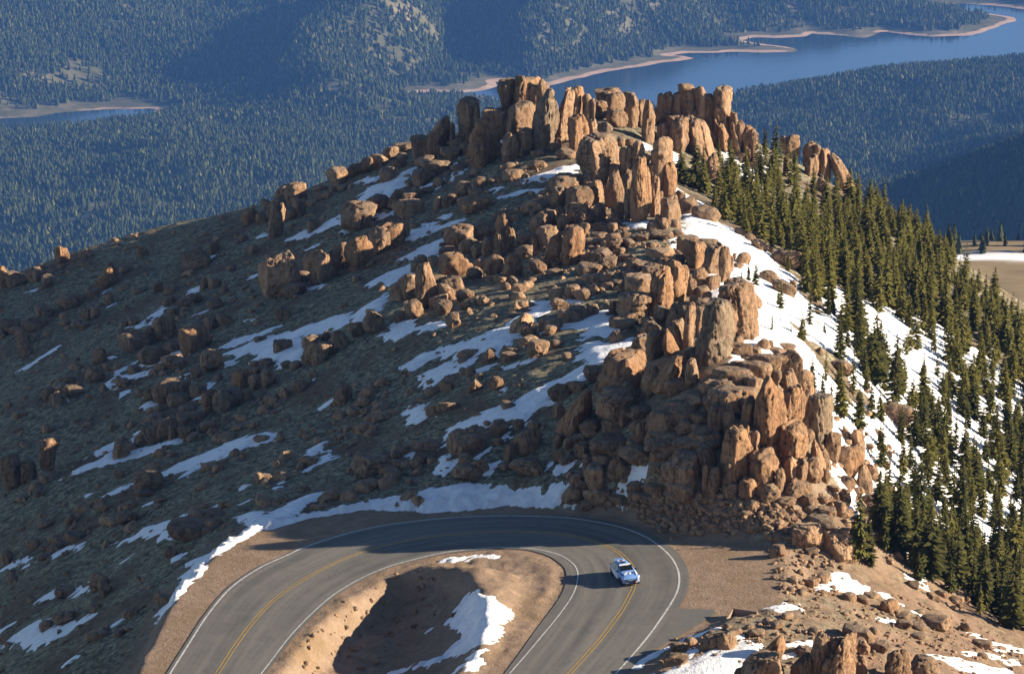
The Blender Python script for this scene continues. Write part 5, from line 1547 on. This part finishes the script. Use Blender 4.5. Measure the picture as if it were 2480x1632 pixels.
flat_poly('hood_badge', [(1.52, -.52), (1.52, -.36), (1.25, -.20), (1.25, -.02), (1.12, -.02), (1.12, -.24), (1.36, -.52)], hz, M['cwhite']); flat_poly('hood_badge', [(1.30, .02), (1.50, .02), (1.42, .22), (1.16, .26), (1.14, .08)], hz, M['cwhite']); flat_poly('hood_badge', [(1.22, .04), (1.30, .04), (1.30, .12), (1.22, .12)], lambda a, b: hz(a, b) + .012, M['red']); flat_poly('hood_badge', [(1.46, .28), (1.46, .42), (1.14, .42), (1.14, .30)], hz, M['carb'])
rz_ = lambda a, b: 1.545 - .02 * abs(b)
def digit(ch, cx_, cy_, hgt, fz, mat, nm, base_x=-1):
    """block numeral on the roof, read from the front of the car"""
    seg = {'9': 'abcdfg', '6': 'acdefg', '7': 'abc'}[ch]; w_ = hgt * .55; t_ = hgt * .20
    R_ = dict(a=(0, w_, hgt - t_, hgt), b=(w_ - t_, w_, hgt / 2, hgt - t_), c=(w_ - t_, w_, t_, hgt / 2), d=(0, w_, 0, t_), e=(0, t_, t_, hgt / 2), f=(0, t_, hgt / 2, hgt - t_), g=(t_, w_ - t_, hgt / 2 - t_ / 2, hgt / 2 + t_ / 2))
    bm = bmesh.new()
    for q in seg:
        a0, a1, b0, b1 = R_[q]; x0, x1 = cx_ - b1, cx_ - b0; y0, y1 = cy_ + a0, cy_ + a1
        z = max(fz((x0 + x1) / 2, (y0 + y1) / 2), fz(x0, y0)); bx(bm, x0, x1, y0, y1, z - .01, z + .018)
    return obj(nm, bm, mat, car)
digit('9', -.22, -.23, .34, rz_, M['carb'], 'race_number'); digit('6', -.22, .03, .34, rz_, M['carb'], 'race_number')
wz = lambda a, b: 1.485 - (a - .05) * .565 + .035
bm = bmesh.new(); bx(bm, .20, .25, .12, .30, 1.435, 1.46); bx(bm, .25, .42, .22, .28, 1.36, 1.40)
for v in bm.verts: v.co.z = 1.505 - (v.co.x - .05) * .60 + (.02 if v.co.z > 1.45 or abs(v.co.z - 1.40) < .005 else 0)
obj('window_number', bm, M['lemon'], car)
flat_poly('roof_badge', [(-.85, -.42), (-.78, -.30), (-1.05, -.18), (-1.15, -.34)], rz_, M['cwhite']); flat_poly('roof_badge', [(-.80, .06), (-.72, .2), (-1.0, .34), (-1.1, .2)], rz_, M['cwhite']); flat_poly('roof_badge', [(-.9, -.14), (-.84, -.02), (-1.04, .04), (-1.08, -.08)], rz_, M['red'])

# ------------------------------------------------------------------ the valley: reservoir and forested hills kilometres away
LAKE = -887.0
FAR_W = [(1250,225),(1350,225),(1400,212),(1500,195),(1600,172),(1700,155),(1800,145),(1900,142),(2000,122),(2100,115),(2200,110),(2300,105),(2400,98),(2480,78),(1560,205),(1960,102),(1800,97),(1730,140),(2400,25),(2470,32),(2330,14),(0,312),(60,302),(130,294),(200,286),(280,280),(330,273),(380,256),(350,240),(1030,214),(1090,232),(1180,215),(1220,215),(1120,190),(2200,90),(2030,98),(1640,160)]
FAR_S = [(0,286,3),(90,281,3),(170,270,3),(198,269,3),(270,266,3),(352,263,2),(300,253,12),(240,258,14),(100,268,12),(1107,221,3),(1211,208,3),(1190,198,10),(1330,208,3),(1400,193,3),(1470,174,3),(1540,162,3),(1600,152,3),(1668,141,2),(1640,146,6),(1590,142,14),(1500,158,14),(1400,180,14),(1660,124,2),(1735,126,2),(1690,116,10),(1760,124,3),(1850,128,4),(1930,124,2),(1870,114,9),(1790,114,10),(1950,88,2),(1900,80,8),(1830,82,3),(2040,86,3),(2090,92,4),(2125,82,3),(2070,74,10),(2260,88,3),(2340,82,3),(2400,66,3),(2470,48,3),(2380,42,10),(2300,60,14),(2180,78,5),(2170,14,2),(2250,9,3),(2330,3,3),(2420,55,8),(1010,228,4),(960,222,6)]
FAR_H = [(0,0,130),(200,0,135),(400,0,102),(600,0,92),(0,100,90),(150,150,60),(0,200,60),(100,230,40),(250,200,25),(310,140,36),(330,90,62),(450,140,40),(600,140,46),(720,190,55),(500,225,22),(450,250,8),(650,250,40),(800,225,70),(900,190,70),(1000,140,55),(1150,170,22),(800,90,130),(900,40,140),(1000,0,150),(1050,50,55),(1110,100,28),(1200,140,30),(1300,90,110),(1400,120,70),(1500,120,35),(1300,0,160),(1500,0,130),(1500,55,90),(1700,0,95),(1650,55,50),(1750,70,22),(1850,30,50),(2000,20,50),(2100,40,38),(2200,40,30),(2280,35,24),
 (1690,228,16),(1800,190,34),(1900,176,44),(2000,172,42),(2150,156,48),(2300,154,44),(2480,142,56),(1750,330,35),(2000,300,55),(2250,300,75),(2480,300,100),(1900,420,50),(2150,450,70),
 (0,345,18),(150,325,22),(400,292,22),(600,285,34),(800,285,34),(1000,245,18),(1100,245,14),(0,450,70),(300,400,85),(600,380,80),(900,330,45),(0,600,95),(200,550,105),(500,480,95),(800,420,70),(1200,300,30),(1500,300,30),(1500,450,60),(-300,300,60),(-300,0,160),(2700,100,60),(2700,300,110)]
def far_pt(u, v, h):
    a, b = ray(u, v); y = (LAKE + h - CAMZ) / b; return (float(a * y), float(y), float(h))
FC = np.array([far_pt(u, v, -14) for u, v in FAR_W] + [far_pt(*p) for p in FAR_S] + [far_pt(u, v, h * .8) for u, v, h in FAR_H] +
              [(529, 3000, 300), (450, 2800, 270), (700, 3000, 420), (340, 2900, 150), (0, 2200, 160), (-600, 2400, 160), (600, 2200, 330), (0, 1500, 240), (-800, 1500, 200), (800, 1500, 500), (0, 7800, 240), (-1500, 7500, 260), (1500, 7500, 200), (-1800, 5000, 200), (1800, 5000, 200), (1400, 3000, 500)])
def _fm(ax, ay, bx_, by_, c=60.0): return np.sqrt((ax - bx_) ** 2 + ((ay - by_) / 1.6) ** 2 + c * c)
nf = len(FC); FA = np.zeros((nf + 1, nf + 1)); FA[:nf, :nf] = _fm(FC[:, None, 0], FC[:, None, 1], FC[None, :, 0], FC[None, :, 1]) - 4 * np.eye(nf); FA[:nf, nf] = 1; FA[nf, :nf] = 1
FWt = np.linalg.solve(FA, np.concatenate([FC[:, 2], [0]]))
FX = lines([(-3000, -1500, 60), (-1500, 1500, 14), (1500, 3000, 60)]); FY = lines([(1400, 3000, 40), (3000, 7000, 16), (7000, 8000, 50)])
fgx, fgy = np.meshgrid(FX, FY); fh = np.full(fgx.shape, FWt[nf])
for i in range(nf): fh += FWt[i] * _fm(fgx, fgy, FC[i, 0], FC[i, 1])
def lk(pts): return np.array([[float(c) for c in at_z(u, v, LAKE)[:2]] for u, v in pts])
LAKES = [lk([(1020,226),(1060,224),(1107,226),(1160,220),(1211,209),(1195,200),(1196,197),(1230,199),(1275,203),(1310,206),(1330,208),(1400,193),(1470,174),(1540,162),(1600,152),(1640,148),(1668,141),(1650,137),(1610,136),(1640,130),(1662,127),(1735,127),(1760,126),(1850,130),(1930,125),(1915,117),(1860,108),(1800,98),(1825,90),(1880,91),(1948,88),(1965,82),(2040,88),(2090,94),(2125,84),(2140,79),(2200,86),(2250,90),(2340,86),(2400,70),(2468,52),(2462,42),(2400,34),(2330,22),(2260,14),(2330,9),(2400,14),(2480,22),(2640,30),(2640,160),(2480,166),(2300,176),(2150,182),(2000,196),(1900,204),(1800,220),(1700,240),(1640,250),(1500,262),(1300,262),(1240,246),(1190,234),(1150,230)]),
         lk([(-240,306),(0,289),(90,284),(170,273),(198,271),(270,268),(352,265),(368,266),(360,275),(310,286),(200,296),(60,308),(-240,326)])]
sh = np.full(fgx.shape, -9e9); bb = (fgy > 4200) & (fgy < 6900) & (np.abs(fgx) < 1600)
for L_ in LAKES: sh[bb] = np.maximum(sh[bb], sdf_poly(fgx[bb], fgy[bb], L_))
sd_w = -sh + noise2(fgx, fgy, 95, 110, 3, 88) * 20            # metres from the water's edge, positive on land
fh = np.maximum(fh, 3); away = sstep(80, 420, sd_w)
fh = fh * sstep(20, 260, sd_w) + away * (noise2(fgx, fgy, 330, 420, 4, 91) * 22 + (0.5 - np.abs(noise2(fgx, fgy, 210, 300, 3, 97))) * 22 - 6) * np.clip(fh / 50, .25, 1.2)
fh += noise2(fgx, fgy, 110, 130, 3, 93) * 8.0 * away
fh = np.where(sd_w > 0, np.maximum(fh, 0) * sstep(0, 120, sd_w) + np.minimum(sd_w * .11, 7), np.maximum(sd_w * .12, -22))
def mat_valley():
    t = NT('forest floor', 0.95, 0.05); g = t.n.new('ShaderNodeNewGeometry'); wp = g.outputs['Position']
    fl = t.ramp(t.noise(0.011, 6, 0.65, vec=wp), [(0.35, (0.060, 0.062, 0.030)), (0.55, (0.13, 0.118, 0.065)), (0.72, (0.25, 0.20, 0.125))])
    fl = t.mix(t.ramp(t.noise(0.06, 5, 0.7, vec=wp), [(0.4, 0.0), (0.7, 0.6)]), fl, (0.055, 0.058, 0.022))
    sand = t.ramp(t.noise(0.03, 4, 0.6, vec=wp), [(0.3, (0.34, 0.225, 0.155)), (0.7, (0.46, 0.33, 0.235))])
    t.base(t.mix(t.ramp(t.math('ADD', t.attr('shore'), t.math('MULTIPLY', t.math('SUBTRACT', t.noise(0.02, 4, 0.6, vec=wp), 0.5), 0.5)), [(0.42, 0.0), (0.56, 1.0)]), fl, sand)); return t.m
shore = (1 - sstep(10, 27, sd_w)) * np.clip(.75 + noise2(fgx, fgy, 260, 200, 2, 71) * .9, 0, 1.2)
FV = np.stack([fgx.ravel(), fgy.ravel(), (LAKE + fh).ravel()], 1)
tag(mesh_np('hills', FV, grid_faces(len(FX), len(FY)), mat_valley(), attrs={'shore': shore.ravel()}), kind='structure')
def HF(x, y):
    i = np.clip(np.searchsorted(FX, x) - 1, 0, len(FX) - 2); j = np.clip(np.searchsorted(FY, y) - 1, 0, len(FY) - 2)
    fx = np.clip((x - FX[i]) / (FX[i + 1] - FX[i]), 0, 1); fy = np.clip((y - FY[j]) / (FY[j + 1] - FY[j]), 0, 1)
    return (fh[j, i] * (1 - fx) + fh[j, i + 1] * fx) * (1 - fy) + (fh[j + 1, i] * (1 - fx) + fh[j + 1, i + 1] * fx) * fy
t = NT('lake water', 0.12, 0.5); t.base((0.010, 0.030, 0.060)); g = t.n.new('ShaderNodeNewGeometry')
t.bump(t.noise(0.12, 4, 0.6, (1, .5, 1), g.outputs['Position']), 0.25, 1.0)
LV = [(-2950, 3300, LAKE), (2950, 3300, LAKE), (2950, 7900, LAKE), (-2950, 7900, LAKE)]
tag(mesh_np('lake', LV, [[0, 1, 2, 3]], t.m), kind='structure')

# trees of the valley: about a hundred thousand, read as one mass
rs = np.random.default_rng(5)
N = 430000
ty = np.sqrt(rs.uniform(2300 ** 2, 7000 ** 2, N)); tx = rs.uniform(-.275, .275, N) * ty
den = noise2(tx, ty, 190, 210, 5, 55, .65)
hh = HF(tx, ty); fh_keep = fh; fh = sd_w; sdt = HF(tx, ty); fh = fh_keep
ok = (sdt > 24 + rs.uniform(0, 22, N)) & (hh > 4 + rs.uniform(0, 4, N)) & (rs.uniform(0, 1, N) < np.clip(.66 + den * 1.1 + 1.1 * noise2(tx, ty, 55, 48, 3, 57, .6), .05, 1))
tx, ty, hh = tx[ok], ty[ok], hh[ok]; n = len(tx)
def cone_proto(seed, tiers=3, seg=6):
    r = np.random.default_rng(seed); Vp, Fp = [], []
    for k in range(tiers):
        z0 = .06 + k * .29; z1 = min(1.0, z0 + .46); rad = .30 * (1 - .25 * k); b = len(Vp)
        for s in range(seg):
            a = 2 * math.pi * (s + r.uniform(-.25, .25)) / seg; q = rad * r.uniform(.65, 1.25); Vp.append((q * math.cos(a), q * math.sin(a), z0 + r.uniform(-.05, .07)))
        Vp.append((r.uniform(-.03, .03), r.uniform(-.03, .03), z1))
        Fp += [(b + s, b + (s + 1) % seg, b + seg) for s in range(seg)]
    return np.array(Vp), np.array(Fp)
t = NT('far foliage', 0.9, 0.05)
t.base(t.ramp(t.attr('tone'), [(0.0, (0.022, 0.032, 0.012)), (0.6, (0.042, 0.054, 0.018)), (0.9, (0.062, 0.072, 0.023)), (0.97, (0.13, 0.13, 0.038))]))
tone = np.clip(rs.uniform(0, .93, n) + (rs.uniform(0, 1, n) < .03 + .10 * (noise2(tx, ty, 120, 120, 2, 58) > .35)) * .5, 0, 1)
o = scatter_mesh('forest', [cone_proto(s) for s in range(6)], tx, ty, LAKE + hh - .5, rs.uniform(8, 17, n), t.m, 1.0, 3, tone); tag(o, kind='stuff')
print('far trees', n)

# bench meadow to the east
MX = np.arange(110, 330, 4.0); MY = np.arange(860, 1160, 4.0); mgx, mgy = np.meshgrid(MX, MY)
mz = -156.5 - 70 * sstep(0, 60, np.maximum(np.maximum(925 - mgy, mgy - 1030), 0)) - 60 * sstep(0, 40, np.maximum(150 - mgx, 0)) + noise2(mgx, mgy, 30, 30, 3, 12) * 1.2 - 60 * sstep(0, 40, np.maximum(mgx - 290, 0))
sn = sstep(1000, 1003, mgy + noise2(mgx, mgy, 25, 25, 2, 14) * 3) * (1 - sstep(1010, 1014, mgy))
t = NT('meadow', 0.95, 0.1); g = t.n.new('ShaderNodeNewGeometry'); wp = g.outputs['Position']
gr = t.ramp(t.noise(0.06, 6, 0.7, (1, 3, 1), wp), [(0.3, (0.20, 0.135, 0.075)), (0.55, (0.26, 0.20, 0.11)), (0.75, (0.30, 0.175, 0.12))])
t.base(t.mix(t.attr('snowy'), gr, (0.85, 0.86, 0.88)))
tag(mesh_np('meadow', np.stack([mgx.ravel(), mgy.ravel(), mz.ravel()], 1), grid_faces(len(MX), len(MY)), t.m, attrs={'snowy': sn.ravel()}), kind='structure')
qx = np.concatenate([rs.uniform(140, 300, 60), rs.uniform(140, 300, 160)]); qy = np.concatenate([rs.uniform(1011, 1024, 60), rs.uniform(1030, 1075, 160)])
qz = np.interp(qy, [1010, 1032, 1075], [-157, -158, -185])
t = NT('grove foliage', 0.9, 0.1); t.base(t.ramp(t.attr('tone'), [(0.0, (0.020, 0.024, 0.008)), (1.0, (0.055, 0.060, 0.018))]))
tag(scatter_mesh('distant_woods', [cone_proto(s, 5, 7) for s in range(4)], qx, qy, qz, rs.uniform(5, 10, 220), t.m, .8, 9), kind='stuff')

# ------------------------------------------------------------------ the blue air of the valley
bm = bmesh.new(); bx(bm, -3100, 3100, -80, 8100, LAKE - 60, 93)
hm = bpy.data.materials.new('mountain air'); hm.use_nodes = True; hn = hm.node_tree.nodes; hn.clear()
pv = hn.new('ShaderNodeVolumePrincipled'); pv.inputs['Color'].default_value = (0.15, 0.38, 1.0, 1); pv.inputs['Density'].default_value = 4.1e-5; pv.inputs['Anisotropy'].default_value = 0.0
ho = hn.new('ShaderNodeOutputMaterial'); hm.node_tree.links.new(pv.outputs[0], ho.inputs['Volume'])
tag(obj('haze', bm, hm), kind='stuff')
